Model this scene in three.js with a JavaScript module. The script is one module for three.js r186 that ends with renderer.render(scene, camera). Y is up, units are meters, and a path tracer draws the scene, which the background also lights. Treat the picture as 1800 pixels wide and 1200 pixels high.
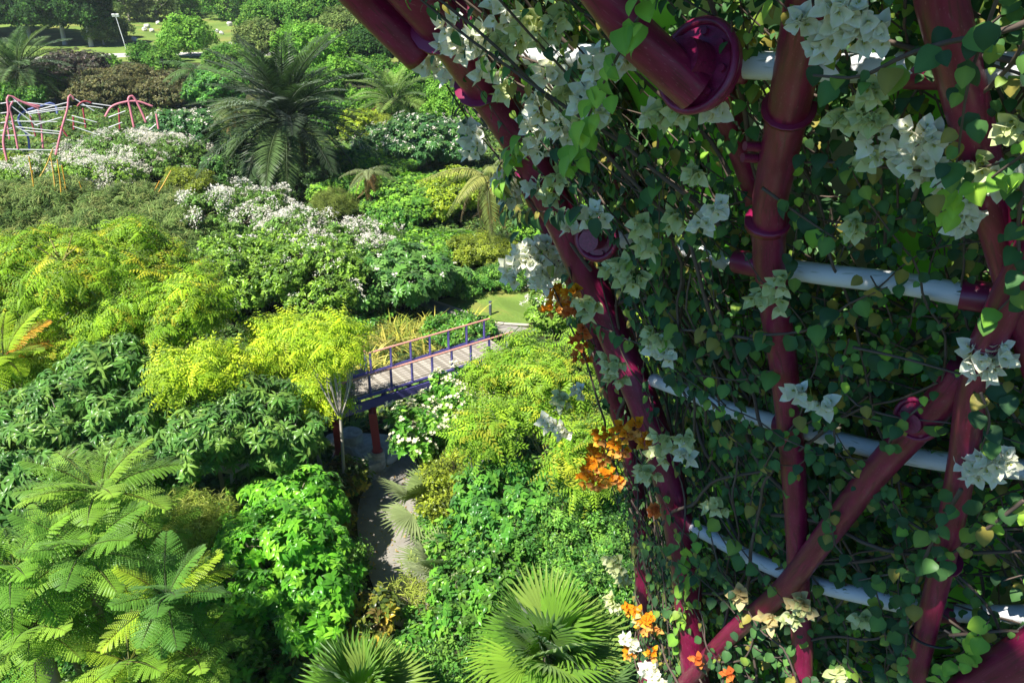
import * as THREE from 'three';
import { Sky } from 'three/addons/objects/Sky.js';
import { ImprovedNoise } from 'three/addons/math/ImprovedNoise.js';

// ---------------------------------------------------------------- camera, sky, sun, exposure
const W = 1024, H = 682, EYE = 22, PITCH = THREE.MathUtils.degToRad(25), FOV = 46;
const scene = new THREE.Scene();
const camera = new THREE.PerspectiveCamera(FOV, W / H, 0.1, 4000);
camera.position.set(0, EYE, 0);
camera.rotation.x = -PITCH;
const renderer = new THREE.WebGLRenderer({ antialias: true });
renderer.setSize(W, H);
renderer.toneMapping = THREE.LinearToneMapping;
renderer.toneMappingExposure = 1.92;
renderer.shadowMap.enabled = true;

const SUN = new THREE.Vector3(-0.40, 0.81, 0.42).normalize();
const sky = new Sky();
sky.name = 'sky';
sky.scale.setScalar(3000);
const su = sky.material.uniforms;
su.turbidity.value = 3; su.rayleigh.value = 0.6; su.mieCoefficient.value = 0.004; su.mieDirectionalG.value = 0.8;
su.sunPosition.value.copy(SUN);
if (su.cloudCoverage) su.cloudCoverage.value = 0;
sky.userData.kind = 'structure';
scene.add(sky);
scene.environmentIntensity = 0.1;
const sun = new THREE.DirectionalLight(new THREE.Color(1.0, 0.955, 0.87), 5);
sun.name = 'sun';
sun.position.copy(SUN).multiplyScalar(300);
sun.castShadow = true;
Object.assign(sun.shadow.camera, { left: -260, right: 260, top: 260, bottom: -260, near: 1, far: 900 });
sun.shadow.mapSize.set(4096, 4096);
scene.add(sun); scene.add(sun.target);
scene.fog = new THREE.FogExp2(new THREE.Color(0.80, 0.87, 0.92), 0.00012);

// ---------------------------------------------------------------- helpers
const V = (x, y, z) => new THREE.Vector3(x, y, z), UPV = V(0, 1, 0);
const PX = 600 / Math.tan(THREE.MathUtils.degToRad(FOV / 2));          // photograph pixels per unit at unit depth
const mulberry = (s) => () => { s = (s + 0x6d2b79f5) | 0; let t = Math.imul(s ^ (s >>> 15), 1 | s); t = (t + Math.imul(t ^ (t >>> 7), 61 | t)) ^ t; return ((t ^ (t >>> 14)) >>> 0) / 4294967296; };
const noiseGen = new ImprovedNoise(), noise = (x, y, z) => noiseGen.noise(x + 31.7, y + 17.3, z + 5.1);
const clamp = THREE.MathUtils.clamp, lerp = THREE.MathUtils.lerp, smooth = THREE.MathUtils.smoothstep;
const C = (hex) => new THREE.Color(hex);
function rayOf(px, py) { const a = (px - 900) / PX, b = -(py - 600) / PX, s = Math.sin(PITCH), c = Math.cos(PITCH); return V(a, -s + b * c, -c - b * s).normalize(); }
const atDist = (px, py, d) => rayOf(px, py).multiplyScalar(d).add(V(0, EYE, 0));
function gp(px, py, h = 0) { const r = rayOf(px, py); const t = (h - EYE) / Math.min(r.y, -0.02); return r.multiplyScalar(t).add(V(0, EYE, 0)); }
const terrain = (x, z) => { const d = -z; return 7 * smooth(d, 225, 420) + 10 * smooth(d, 420, 700) + 1.2 * noise(x * 0.02, 0, z * 0.02) * smooth(d, 120, 220); };
const taken = new Map();
function numbered(n) { const k = taken.get(n) ?? 0; taken.set(n, k + 1); return k ? `${n}_${String(k).padStart(3, '0')}` : n; }
function cast(o) { o.traverse((m) => { if (m.isMesh) { m.castShadow = true; m.receiveShadow = true; } }); return o; }
function thing(name, label, category, pos = V(0, 0, 0), group) {
  const g = new THREE.Group(); g.name = numbered(name); g.position.copy(pos);
  g.userData = { label, category }; if (group) g.userData.group = group;
  scene.add(g); return g;
}
function part(name, geo, mat, parent, label) { const m = new THREE.Mesh(geo, mat); m.name = name; if (label) m.userData.label = label; m.castShadow = m.receiveShadow = true; parent.add(m); return m; }
function structure(name, geo, mat, label) { const m = new THREE.Mesh(geo, mat); m.name = numbered(name); m.userData = { kind: 'structure', label }; m.castShadow = m.receiveShadow = true; scene.add(m); return m; }

// geometry collector
class GB {
  constructor() { this.p = []; this.i = []; this.c = []; this.hasColor = false; }
  add(g, m, color) {
    const o = this.p.length / 3, v = V(0, 0, 0), P = g.p ?? g.attributes.position.array, I = g.i ?? g.index.array;
    for (let k = 0; k < P.length; k += 3) { v.set(P[k], P[k + 1], P[k + 2]); if (m) v.applyMatrix4(m); this.p.push(v.x, v.y, v.z); }
    for (let k = 0; k < I.length; k++) this.i.push(I[k] + o);
    const n = P.length / 3, gc = g.c && g.c.length ? g.c : null;
    for (let k = 0; k < n; k++) { const r = color ? color.r : 1, gg = color ? color.g : 1, b = color ? color.b : 1; this.c.push(r * (gc ? gc[k * 3] : 1), gg * (gc ? gc[k * 3 + 1] : 1), b * (gc ? gc[k * 3 + 2] : 1)); }
    if (color || gc) this.hasColor = true;
    return this;
  }
  build() {
    const g = new THREE.BufferGeometry();
    g.setAttribute('position', new THREE.Float32BufferAttribute(this.p, 3));
    if (this.hasColor) g.setAttribute('color', new THREE.Float32BufferAttribute(this.c, 3));
    g.setIndex(this.i); g.computeVertexNormals(); return g;
  }
}
// tapered tube along points (raw arrays)
function tubeRaw(pts, r0, r1, seg = 12, radial = 7, cap = true, rfn) {
  const curve = pts.length > 2 ? new THREE.CatmullRomCurve3(pts, false, 'centripetal') : new THREE.LineCurve3(pts[0], pts[1]);
  const fr = curve.computeFrenetFrames(seg, false), p = [], i = [];
  for (let k = 0; k <= seg; k++) {
    const t = k / seg, c = curve.getPointAt(t), r = rfn ? rfn(t) : lerp(r0, r1, t);
    for (let j = 0; j < radial; j++) { const a = (j / radial) * Math.PI * 2, ca = Math.cos(a) * r, sa = Math.sin(a) * r, N = fr.normals[k], B = fr.binormals[k]; p.push(c.x + N.x * ca + B.x * sa, c.y + N.y * ca + B.y * sa, c.z + N.z * ca + B.z * sa); }
  }
  for (let k = 0; k < seg; k++) for (let j = 0; j < radial; j++) { const a = k * radial + j, b = k * radial + (j + 1) % radial, c = a + radial, d = b + radial; i.push(a, b, c, b, d, c); }
  if (cap) for (const k of [0, seg]) { const c = curve.getPointAt(k / seg), o = p.length / 3; p.push(c.x, c.y, c.z); for (let j = 0; j < radial; j++) { const a = k * radial + j, b = k * radial + (j + 1) % radial; k ? i.push(o, a, b) : i.push(o, b, a); } }
  return { p, i };
}
const tube = (...a) => new GB().add(tubeRaw(...a)).build();
const TMP = new THREE.Object3D();
function mat4(pos, dir, roll = 0, s = 1) {   // +z -> dir, +y roughly up
  const z = dir.clone().normalize(); let x = V(0, 1, 0).cross(z); if (x.lengthSq() < 1e-5) x = V(1, 0, 0); x.normalize();
  const y = z.clone().cross(x), m = new THREE.Matrix4().makeBasis(x, y, z);
  if (roll) m.multiply(new THREE.Matrix4().makeRotationZ(roll));
  m.scale(V(s, s, s)); m.setPosition(pos); return m;
}
function upMat(pos, up, spin, s) {            // +y -> up
  const q = new THREE.Quaternion().setFromUnitVectors(UPV, up), q2 = new THREE.Quaternion().setFromAxisAngle(UPV, spin);
  return new THREE.Matrix4().compose(pos, q.multiply(q2), V(s, s, s));
}
// leaf blade, base at origin, along +z, face +y
const SHAPES = {
  ovate: (t) => Math.pow(Math.max(0, Math.sin(Math.PI * Math.pow(t, 0.75))), 0.85), lance: (t) => Math.pow(Math.max(0, Math.sin(Math.PI * Math.pow(t, 0.85))), 0.9), strap: (t) => Math.min(1, 6 * t, 2.2 * (1 - t)),
  bou: (t) => Math.pow(Math.max(0, Math.sin(Math.PI * Math.pow(t, 0.68))), 0.72) * (1 - 0.2 * t * t * t), heart: (t) => (t < 0.18 ? 0.72 + 1.4 * t : Math.pow(Math.max(0, Math.cos((Math.PI / 2) * ((t - 0.18) / 0.82))), 0.8)), oblong: (t) => Math.min(1, 0.25 + 2.6 * t) * Math.min(1, Math.pow(Math.max(0, 3.2 * (1 - t)), 0.6)),
};
function blade(L, w, { fold = 0.3, droop = 0.3, seg = 3, shape = 'ovate', twist = 0 } = {}) {
  const p = [], i = [], rows = []; const f = SHAPES[shape];
  for (let k = 0; k <= seg; k++) {
    const t = k / seg, z = L * (t - 0.25 * droop * t * t), y = -droop * L * t * t * 0.75, ww = w * f(t), ct = Math.cos(twist * t), st = Math.sin(twist * t), o = p.length / 3;
    if (ww < w * 0.05) { p.push(0, y, z); rows.push([o, o, o]); } else { p.push(-ww * ct, y + fold * ww - ww * st, z, 0, y, z, ww * ct, y + fold * ww + ww * st, z); rows.push([o, o + 1, o + 2]); }
  }
  for (let k = 0; k < seg; k++) { const a = rows[k], b = rows[k + 1]; for (const [l, r] of [[0, 1], [1, 2]]) { if (a[l] !== a[r]) i.push(a[l], b[r], a[r]); if (b[l] !== b[r]) i.push(a[l], b[l], b[r]); } }
  return { p, i };
}
const diamond = (L, w, droop = 0.2) => ({ p: [0, 0, 0, -w, -droop * L * 0.2, L * 0.45, w, -droop * L * 0.2, L * 0.45, 0, -droop * L, L], i: [0, 1, 2, 1, 3, 2] });

// ---------------------------------------------------------------- materials
const TEX = {};
function noiseTex(key, size, fn, srgb = true) {
  if (TEX[key]) return TEX[key];
  const d = new Uint8Array(size * size * 4);
  for (let y = 0; y < size; y++) for (let x = 0; x < size; x++) { const c = fn(x / size, y / size), o = (y * size + x) * 4; d[o] = clamp(c[0] * 255, 0, 255); d[o + 1] = clamp(c[1] * 255, 0, 255); d[o + 2] = clamp(c[2] * 255, 0, 255); d[o + 3] = 255; }
  const t = new THREE.DataTexture(d, size, size); t.wrapS = t.wrapT = THREE.RepeatWrapping; t.magFilter = THREE.LinearFilter; t.minFilter = THREE.LinearMipmapLinearFilter; t.generateMipmaps = true; if (srgb) t.colorSpace = THREE.SRGBColorSpace; t.needsUpdate = true;
  return (TEX[key] = t);
}
const tileN = (u, v, f, s = 0) => { const a = u * Math.PI * 2, b = v * Math.PI * 2, k = f / 6.283; return noise(Math.cos(a) * k + s, Math.sin(a) * k + Math.cos(b) * k, Math.sin(b) * k + s); };
const fbmT = (u, v, f, s) => tileN(u, v, f, s) + 0.5 * tileN(u, v, f * 2.3, s + 9) + 0.25 * tileN(u, v, f * 5.1, s + 21) + 0.15 * tileN(u, v, f * 11, s + 33);
const mixC = (a, b, t) => [lerp(a[0], b[0], t), lerp(a[1], b[1], t), lerp(a[2], b[2], t)];
const rep = (t, r) => { const c = t.clone(); c.repeat.set(r, r); c.needsUpdate = true; return c; };
const leafMat = (o = {}) => new THREE.MeshPhysicalMaterial({ color: 0xffffff, roughness: 1, transmission: 0.4, thickness: 0, side: THREE.DoubleSide, clearcoat: 0.25, clearcoatRoughness: 0.35, specularIntensity: 0.6, vertexColors: false, ...o });
const M = {
  leaf: leafMat(), leafV: leafMat({ vertexColors: true }), gloss: leafMat({ clearcoat: 0.55, clearcoatRoughness: 0.28 }), dull: leafMat({ clearcoat: 0.0, specularIntensity: 0.3 }),
  petal: leafMat({ clearcoat: 0, transmission: 0.3, specularIntensity: 0.2 }),
  petalV: leafMat({ clearcoat: 0, transmission: 0.32, specularIntensity: 0.2, vertexColors: true }),
};
const barkTex = noiseTex('bark', 256, (u, v) => { const n = fbmT(u * 1, v, 9, 3) + 0.5 * tileN(u, v, 40, 7); const t = clamp(0.5 + n * 0.6, 0, 1); return mixC([0.34, 0.3, 0.25], [0.66, 0.62, 0.55], t); });
M.bark = new THREE.MeshStandardMaterial({ color: C(0x9a8d78), roughness: 0.95 });
M.barkGrey = new THREE.MeshStandardMaterial({ color: C(0xb5ada0), roughness: 0.95 });
M.barkDark = new THREE.MeshStandardMaterial({ color: C(0x5d5144), roughness: 0.95 });
M.barkOlive = new THREE.MeshStandardMaterial({ color: C(0x7d7840), roughness: 0.95 });
M.stem = new THREE.MeshStandardMaterial({ color: C(0x5e5046), roughness: 0.9 });
M.greenStem = new THREE.MeshStandardMaterial({ color: C(0x71803a), roughness: 0.7 });
const wearR = noiseTex('wear', 256, (u, v) => { const n = 0.42 + 0.16 * fbmT(u, v, 8, 11); return [n, n, n]; }, false);
const maroonMap = noiseTex('maroon', 512, (u, v) => { const n = fbmT(u, v, 10, 41), d = smooth(tileN(u, v, 34, 4) + 0.5 * n, 0.42, 0.7); const st = smooth(tileN(u, v * 0.15, 60, 19) + 0.5 * tileN(u, v, 20, 55), 0.25, 0.6), ch = smooth(tileN(u, v, 90, 66), 0.5, 0.58); return mixC(mixC(mixC(mixC([0.46, 0.065, 0.23], [0.56, 0.105, 0.30], clamp(0.5 + n, 0, 1)), [0.50, 0.26, 0.32], d * 0.6), [0.34, 0.12, 0.17], st * 0.55), [0.66, 0.52, 0.52], ch * 0.5); });
M.maroon = new THREE.MeshPhysicalMaterial({ map: maroonMap, roughness: 0.42, roughnessMap: wearR, clearcoat: 0.25, clearcoatRoughness: 0.3 });
M.maroon.roughness = 1;
const whiteMap = noiseTex('whitepipe', 256, (u, v) => { const n = fbmT(u, v, 12, 61), d = smooth(tileN(u, v, 30, 14) + 0.6 * n, 0.35, 0.8); return mixC([0.88, 0.89, 0.89], [0.62, 0.64, 0.58], d * 0.6); });
M.whitePipe = new THREE.MeshPhysicalMaterial({ map: whiteMap, roughness: 0.5 });
M.greenPanel = new THREE.MeshStandardMaterial({ color: C(0x78d43c), roughness: 0.55 });
M.cream = new THREE.MeshStandardMaterial({ map: noiseTex('cream', 256, (u, v) => { const n = fbmT(u, v, 9, 71); return mixC([0.80, 0.78, 0.70], [0.68, 0.66, 0.57], clamp(0.5 + n, 0, 1)); }), roughness: 0.9 });
M.black = new THREE.MeshStandardMaterial({ color: C(0x2a2a2c), roughness: 0.6 });
M.pink = new THREE.MeshStandardMaterial({ color: C(0xd2818c), roughness: 0.5 });
M.whiteRod = new THREE.MeshStandardMaterial({ color: C(0xe6e6e4), roughness: 0.5 });
M.blueTube = new THREE.MeshStandardMaterial({ color: C(0x6a78ae), roughness: 0.5 });
M.purple = new THREE.MeshStandardMaterial({ color: C(0x6660a8), roughness: 0.5 });
M.salmon = new THREE.MeshStandardMaterial({ color: C(0xd99a8a), roughness: 0.45 });
M.redPost = new THREE.MeshStandardMaterial({ color: C(0x9a3a44), roughness: 0.5 });
M.concrete = new THREE.MeshStandardMaterial({ map: noiseTex('conc', 512, (u, v) => { const n = fbmT(u, v, 8, 81), s = smooth(tileN(u, v, 60, 2), 0.3, 0.6) * 0.1; return mixC([0.80, 0.78, 0.72], [0.66, 0.63, 0.57], clamp(0.5 + n - s, 0, 1)); }), roughness: 0.95 });
M.rock = new THREE.MeshStandardMaterial({ color: C(0xd8d2c8), roughness: 0.95 });
const deckMats = [0xa39b8e, 0x968e80, 0xaea698, 0x8d8577].map((c) => new THREE.MeshStandardMaterial({ color: C(c), roughness: 0.9 }));

// ---------------------------------------------------------------- ground, lawns, roads, paths
{
  const g = new THREE.PlaneGeometry(1, 1, 220, 260), P = g.attributes.position, uv = g.attributes.uv;
  for (let k = 0; k < P.count; k++) {
    const u = P.getX(k), v = P.getY(k) + 0.5, x = Math.sign(u) * (Math.abs(u * 2) ** 1.8) * 900, z = 120 - v ** 1.9 * 1300;
    P.setXYZ(k, x, terrain(x, z), z); uv.setXY(k, x / 24, z / 24);
  }
  g.computeVertexNormals();
  const soil = noiseTex('soil', 1024, (u, v) => { const n = fbmT(u, v, 14, 1), m = fbmT(u, v, 50, 5); return mixC(mixC([0.20, 0.19, 0.10], [0.30, 0.33, 0.12], smooth(n, -0.4, 0.4)), [0.16, 0.22, 0.08], smooth(m, 0, 0.6)); });
  structure('ground', g, new THREE.MeshStandardMaterial({ map: soil, roughness: 1, bumpMap: noiseTex('soilb', 512, (u, v) => { const n = 0.5 + 0.5 * fbmT(u, v, 40, 3); return [n, n, n]; }, false), bumpScale: 0.06 }), 'dark planted soil under the garden trees');
}
const lawnTex = noiseTex('lawn', 1024, (u, v) => { const n = fbmT(u, v, 7, 1), f = tileN(u, v, 160, 8) * 0.5 + tileN(u, v, 90, 3) * 0.5, d = smooth(fbmT(u, v, 5, 77), 0.05, 0.55); return mixC(mixC([0.37, 0.47, 0.17], [0.47, 0.57, 0.23], clamp(0.5 + n * 0.7 + f * 0.7, 0, 1)), [0.62, 0.55, 0.30], d * 0.55); });
M.lawn = new THREE.MeshStandardMaterial({ map: lawnTex, roughness: 1, bumpMap: noiseTex('lawnb', 512, (u, v) => { const n = 0.5 + 0.5 * tileN(u, v, 150, 3); return [n, n, n]; }, false), bumpScale: 0.03 });
function patch(poly, y, nx, nz, uvs) {   // follow the terrain, inside a polygon in xz given as grid clip of bounds
  const xs = poly.map((p) => p.x), zs = poly.map((p) => p.z), x0 = Math.min(...xs), x1 = Math.max(...xs), z0 = Math.min(...zs), z1 = Math.max(...zs);
  const g = new THREE.PlaneGeometry(1, 1, nx, nz), P = g.attributes.position, uv = g.attributes.uv;
  for (let k = 0; k < P.count; k++) { const x = lerp(x0, x1, P.getX(k) + 0.5), z = lerp(z0, z1, 0.5 - P.getY(k)); P.setXYZ(k, x, terrain(x, z) + y, z); uv.setXY(k, x / uvs, z / uvs); }
  g.computeVertexNormals(); return g;
}
structure('far_lawn', patch([V(-260, 0, -212), V(120, 0, -420)], 0.06, 60, 40, 60), M.lawn, 'sloping mown lawn beyond the pale road, dry patches');
const zp = (px, py, z) => { const q = rayOf(px, py); return q.multiplyScalar(z / q.z).add(V(0, EYE, 0)); };
const keepOut = [];
function flat(pts, y, uvs = 3) {
  keepOut.push(pts);
  const s = new THREE.Shape(pts.map((p) => new THREE.Vector2(p.x, -p.z))), g = new THREE.ShapeGeometry(s, 8); g.rotateX(-Math.PI / 2);
  const P = g.attributes.position, uv = g.attributes.uv; for (let k = 0; k < P.count; k++) { P.setY(k, y); uv.setXY(k, P.getX(k) / uvs, P.getZ(k) / uvs); } return g;
}
function slab(pts, y0, y1, uvs = 3) {
  const s = new THREE.Shape(pts.map((p) => new THREE.Vector2(p.x, -p.z))), g = new THREE.ExtrudeGeometry(s, { depth: y1 - y0, bevelEnabled: true, bevelSize: 0.02, bevelThickness: 0.02, bevelSegments: 1 }); g.rotateX(-Math.PI / 2); g.translate(0, y0, 0);
  const uv = g.attributes.uv; for (let k = 0; k < uv.count; k++) uv.setXY(k, uv.getX(k) / uvs, uv.getY(k) / uvs); return g;
}
function smoothPts(arr, n = 40, closed = false) { return new THREE.CatmullRomCurve3(arr, closed, 'centripetal').getPoints(n); }
{ // far road with kerbs
  const road = smoothPts([[-60, 104], [140, 100], [230, 99], [330, 97], [450, 94], [560, 92], [760, 86]].map(([x, y]) => gp(x, y, 0.1)), 60), g = new GB(), kerb = new GB();
  for (let k = 0; k < road.length - 1; k++) {
    const a = road[k], b = road[k + 1], h = (p, dz, up) => [p.x, terrain(p.x, p.z + dz) + up, p.z + dz];
    g.add({ p: [...h(a, 4, 0.12), ...h(b, 4, 0.12), ...h(b, -4, 0.12), ...h(a, -4, 0.12)], i: [0, 1, 2, 0, 2, 3] });
    for (const s of [4.15, -4.15]) kerb.add({ p: [...h(a, s - 0.15, 0.1), ...h(a, s - 0.15, 0.27), ...h(a, s + 0.15, 0.27), ...h(a, s + 0.15, 0), ...h(b, s - 0.15, 0.1), ...h(b, s - 0.15, 0.27), ...h(b, s + 0.15, 0.27), ...h(b, s + 0.15, 0)], i: [0, 1, 4, 1, 5, 4, 1, 2, 5, 2, 6, 5, 2, 3, 6, 3, 7, 6] });
  }
  structure('park_road', g.build(), new THREE.MeshStandardMaterial({ color: C(0xb4afa8), roughness: 0.95 }), 'pale park road crossing in front of the far lawn');
  structure('road_kerb', kerb.build(), new THREE.MeshStandardMaterial({ color: C(0xc6c2ba), roughness: 0.95 }), 'pale kerbs along the park road');
}
const pathTex = noiseTex('path', 1024, (u, v) => { const n = fbmT(u, v, 7, 13), f = tileN(u, v, 140, 6), s = smooth(tileN(u, v, 70, 33), 0.45, 0.6); return mixC(mixC([0.52, 0.50, 0.47], [0.62, 0.60, 0.565], clamp(0.5 + n * 0.6 + f * 0.3, 0, 1)), [0.72, 0.64, 0.44], s * 0.35); });
M.path = new THREE.MeshStandardMaterial({ map: pathTex, roughness: 0.95 });
structure('garden_path', flat(smoothPts([[640, 775], [700, 772], [735, 820], [735, 860], [738, 930], [744, 1000], [752, 1060], [730, 1105], [690, 1095], [668, 1060], [645, 1000], [628, 930], [632, 880], [645, 845], [610, 810]].map(([x, y]) => gp(x, y, 0)), 90, true), 0.02, 4), M.path, 'grey garden path winding down between the shrubs');
structure('lawn', flat(smoothPts([[770, 531], [800, 523], [840, 516], [900, 514], [960, 520], [990, 545], [930, 570], [875, 566], [820, 547]].map(([x, y]) => gp(x, y, 0)), 60, true), 0.1, 14), M.lawn, 'small mown lawn beside the bollard');
structure('lawn_edge', (() => { const g = new GB(), pts = smoothPts([[755, 527], [790, 540], [825, 552], [870, 568], [930, 573]].map(([x, y]) => gp(x, y, 0)), 40); g.add(tubeRaw(pts.map((p) => p.clone().setY(0.06)), 0.11, 0.11, 40, 4)); return g.build(); })(), M.concrete, 'low concrete kerb along the small lawn');
structure('side_path', flat(smoothPts([[735, 528], [755, 527], [800, 545], [860, 568], [930, 578], [930, 592], [850, 584], [790, 560], [745, 542]].map(([x, y]) => gp(x, y, 0)), 60, true), 0.018, 4), M.path, 'strip of grey path below the small lawn');

// ---------------------------------------------------------------- leaf sprays (geometry of one twig with its leaves)
function rotM(yaw, pitch, roll, pos, s = 1) { const m = new THREE.Matrix4().makeRotationFromEuler(new THREE.Euler(-pitch, yaw, roll, 'YXZ')); m.scale(V(s, s, s)); m.setPosition(pos ?? V(0, 0, 0)); return m; }
const SPRAY = {};
function spray(name, seed, fn) { const rng = mulberry(seed), leaves = []; fn(rng, (g, m, tint = 1) => leaves.push({ g, m, tint })); const b = new GB(); for (const l of leaves) b.add(l.g, l.m, new THREE.Color(l.tint, l.tint, l.tint)); SPRAY[name] = { geo: b.build(), leaves }; }
const tv = (r, a = 0.16) => 1 + (r() - 0.5) * 2 * a;
for (const v of [0, 1]) {
  spray('mango' + v, 11 + v, (r, add) => { const g = blade(0.5, 0.062, { droop: 0.75, seg: 4, shape: 'lance', fold: 0.35 }); for (let k = 0; k < 11; k++) add(g, rotM(k * 2.4 + r() * 0.6, 0.5 - r() * 0.9, (r() - 0.5) * 0.8, V(0, 0.08 + k * 0.012, 0), 0.75 + r() * 0.4), tv(r)); });
  spray('broad' + v, 21 + v, (r, add) => { const g = blade(0.42, 0.085, { droop: 0.6, seg: 4, fold: 0.3 }); for (let k = 0; k < 9; k++) add(g, rotM(k * 2.4 + r() * 0.7, 0.6 - r() * 0.8, (r() - 0.5) * 0.9, V(0, 0.06 + k * 0.015, 0), 0.7 + r() * 0.5), tv(r)); });
  spray('bush' + v, 31 + v, (r, add) => { const g = blade(0.26, 0.06, { droop: 0.4, seg: 3 }); for (let k = 0; k < 14; k++) add(g, rotM(k * 2.4 + r(), 1.1 - r() * 1.4, (r() - 0.5) * 1.2, V((r() - 0.5) * 0.2, r() * 0.25, (r() - 0.5) * 0.2), 0.7 + r() * 0.6), tv(r, 0.22)); });
  spray('small' + v, 41 + v, (r, add) => { const g = blade(0.15, 0.035, { droop: 0.3, seg: 2, shape: 'ovate' }); for (let k = 0; k < 26; k++) add(g, rotM(k * 2.4 + r(), 1.3 - r() * 1.6, (r() - 0.5) * 1.4, V((r() - 0.5) * 0.38, r() * 0.32, (r() - 0.5) * 0.38), 0.7 + r() * 0.6), tv(r, 0.25)); });
  spray('pinnate' + v, 51 + v, (r, add) => {
    const g = blade(0.24, 0.036, { droop: 0.5, seg: 2, shape: 'lance', fold: 0.3 });
    for (let k = 0; k < 5; k++) { const yaw = k * 1.257 + r() * 0.7, L = 0.55 + r() * 0.35, el = 0.45 - r() * 0.45, tint = tv(r, 0.15); for (let j = 1; j <= 6; j++) for (const s of [-1, 1]) { const t = j / 6, m = rotM(yaw, el, 0).multiply(new THREE.Matrix4().makeTranslation(0, -0.3 * L * t * t, L * t)).multiply(rotM(s * (1.15 - t * 0.5), -0.25 - t * 0.3, s * 0.35, undefined, 1.15 - 0.45 * t)); add(g, m, tint); } }
  });
  spray('plumeria' + v, 61 + v, (r, add) => { const g = blade(0.5, 0.075, { droop: 0.35, seg: 4, shape: 'oblong', fold: 0.25 }); for (let k = 0; k < 12; k++) add(g, rotM(k * 2.4 + r() * 0.4, 0.75 - r() * 0.8, (r() - 0.5) * 0.4, V(0, k * 0.01, 0), 0.75 + r() * 0.4), tv(r)); });
  spray('bamboo' + v, 71 + v, (r, add) => { const g = blade(0.5, 0.026, { droop: 0.8, seg: 3, shape: 'lance', fold: 0.2 }); for (let k = 0; k < 20; k++) add(g, rotM(r() * 6.283, 0.7 - r() * 1.2, (r() - 0.5), V((r() - 0.5) * 0.5, r() * 0.4, (r() - 0.5) * 0.5), 0.7 + r() * 0.6), tv(r, 0.3)); });
  spray('ivy' + v, 81 + v, (r, add) => { const g = blade(0.26, 0.1, { droop: 0.35, seg: 3, shape: 'heart', fold: 0.2 }); for (let k = 0; k < 9; k++) add(g, rotM(r() * 6.283, 0.3 - r() * 0.6, (r() - 0.5) * 0.6, V((r() - 0.5) * 0.5, r() * 0.15, (r() - 0.5) * 0.5), 0.7 + r() * 0.6), tv(r, 0.2)); });
  spray('far' + v, 91 + v, (r, add) => { const g = blade(0.6, 0.17, { droop: 0.3, seg: 2 }); for (let k = 0; k < 16; k++) add(g, rotM(r() * 6.283, 0.9 - r() * 1.4, (r() - 0.5), V((r() - 0.5) * 1.1, r() * 0.7, (r() - 0.5) * 1.1), 0.6 + r() * 0.7), tv(r, 0.25)); });
  spray('grass' + v, 101 + v, (r, add) => { const g = blade(1.25, 0.03, { droop: 0.9, seg: 5, shape: 'strap', fold: 0.4 }); for (let k = 0; k < 16; k++) add(g, rotM(r() * 6.283, 1.45 - r() * 0.75, 0, V((r() - 0.5) * 0.25, 0, (r() - 0.5) * 0.25), 0.55 + r() * 0.6), tv(r, 0.25)); });
  spray('feather' + v, 111 + v, (r, add) => { const g = blade(0.3, 0.014, { droop: 0.4, seg: 2, shape: 'lance' }); for (let k = 0; k < 26; k++) add(g, rotM(r() * 6.283, 1.3 - r() * 1.5, 0, V((r() - 0.5) * 0.4, r() * 0.35, (r() - 0.5) * 0.4), 0.6 + r() * 0.7), tv(r, 0.25)); });
  spray('bloom' + v, 121 + v, (r, add) => { const g = blade(0.11, 0.045, { droop: -0.2, seg: 2, shape: 'oblong', fold: 0.3 }); for (let c = 0; c < 3; c++) { const o = V((r() - 0.5) * 0.26, 0.18 + r() * 0.12, (r() - 0.5) * 0.26); for (let k = 0; k < 5; k++) add(g, rotM(k * 1.257 + c, 0.45, 0.2, o, 1), tv(r, 0.06)); } });
  spray('froth' + v, 131 + v, (r, add) => { const g = diamond(0.13, 0.026, 0.4); for (let k = 0; k < 44; k++) { const a = r() * 6.283, q = r(); add(g, rotM(a, 0.5 - r() * 1.2, r() * 3, V(Math.cos(a) * q * 0.5, 0.2 + 0.25 * (1 - q) + r() * 0.12, Math.sin(a) * q * 0.5), 0.6 + r() * 0.7), tv(r, 0.1)); } });
}

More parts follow.
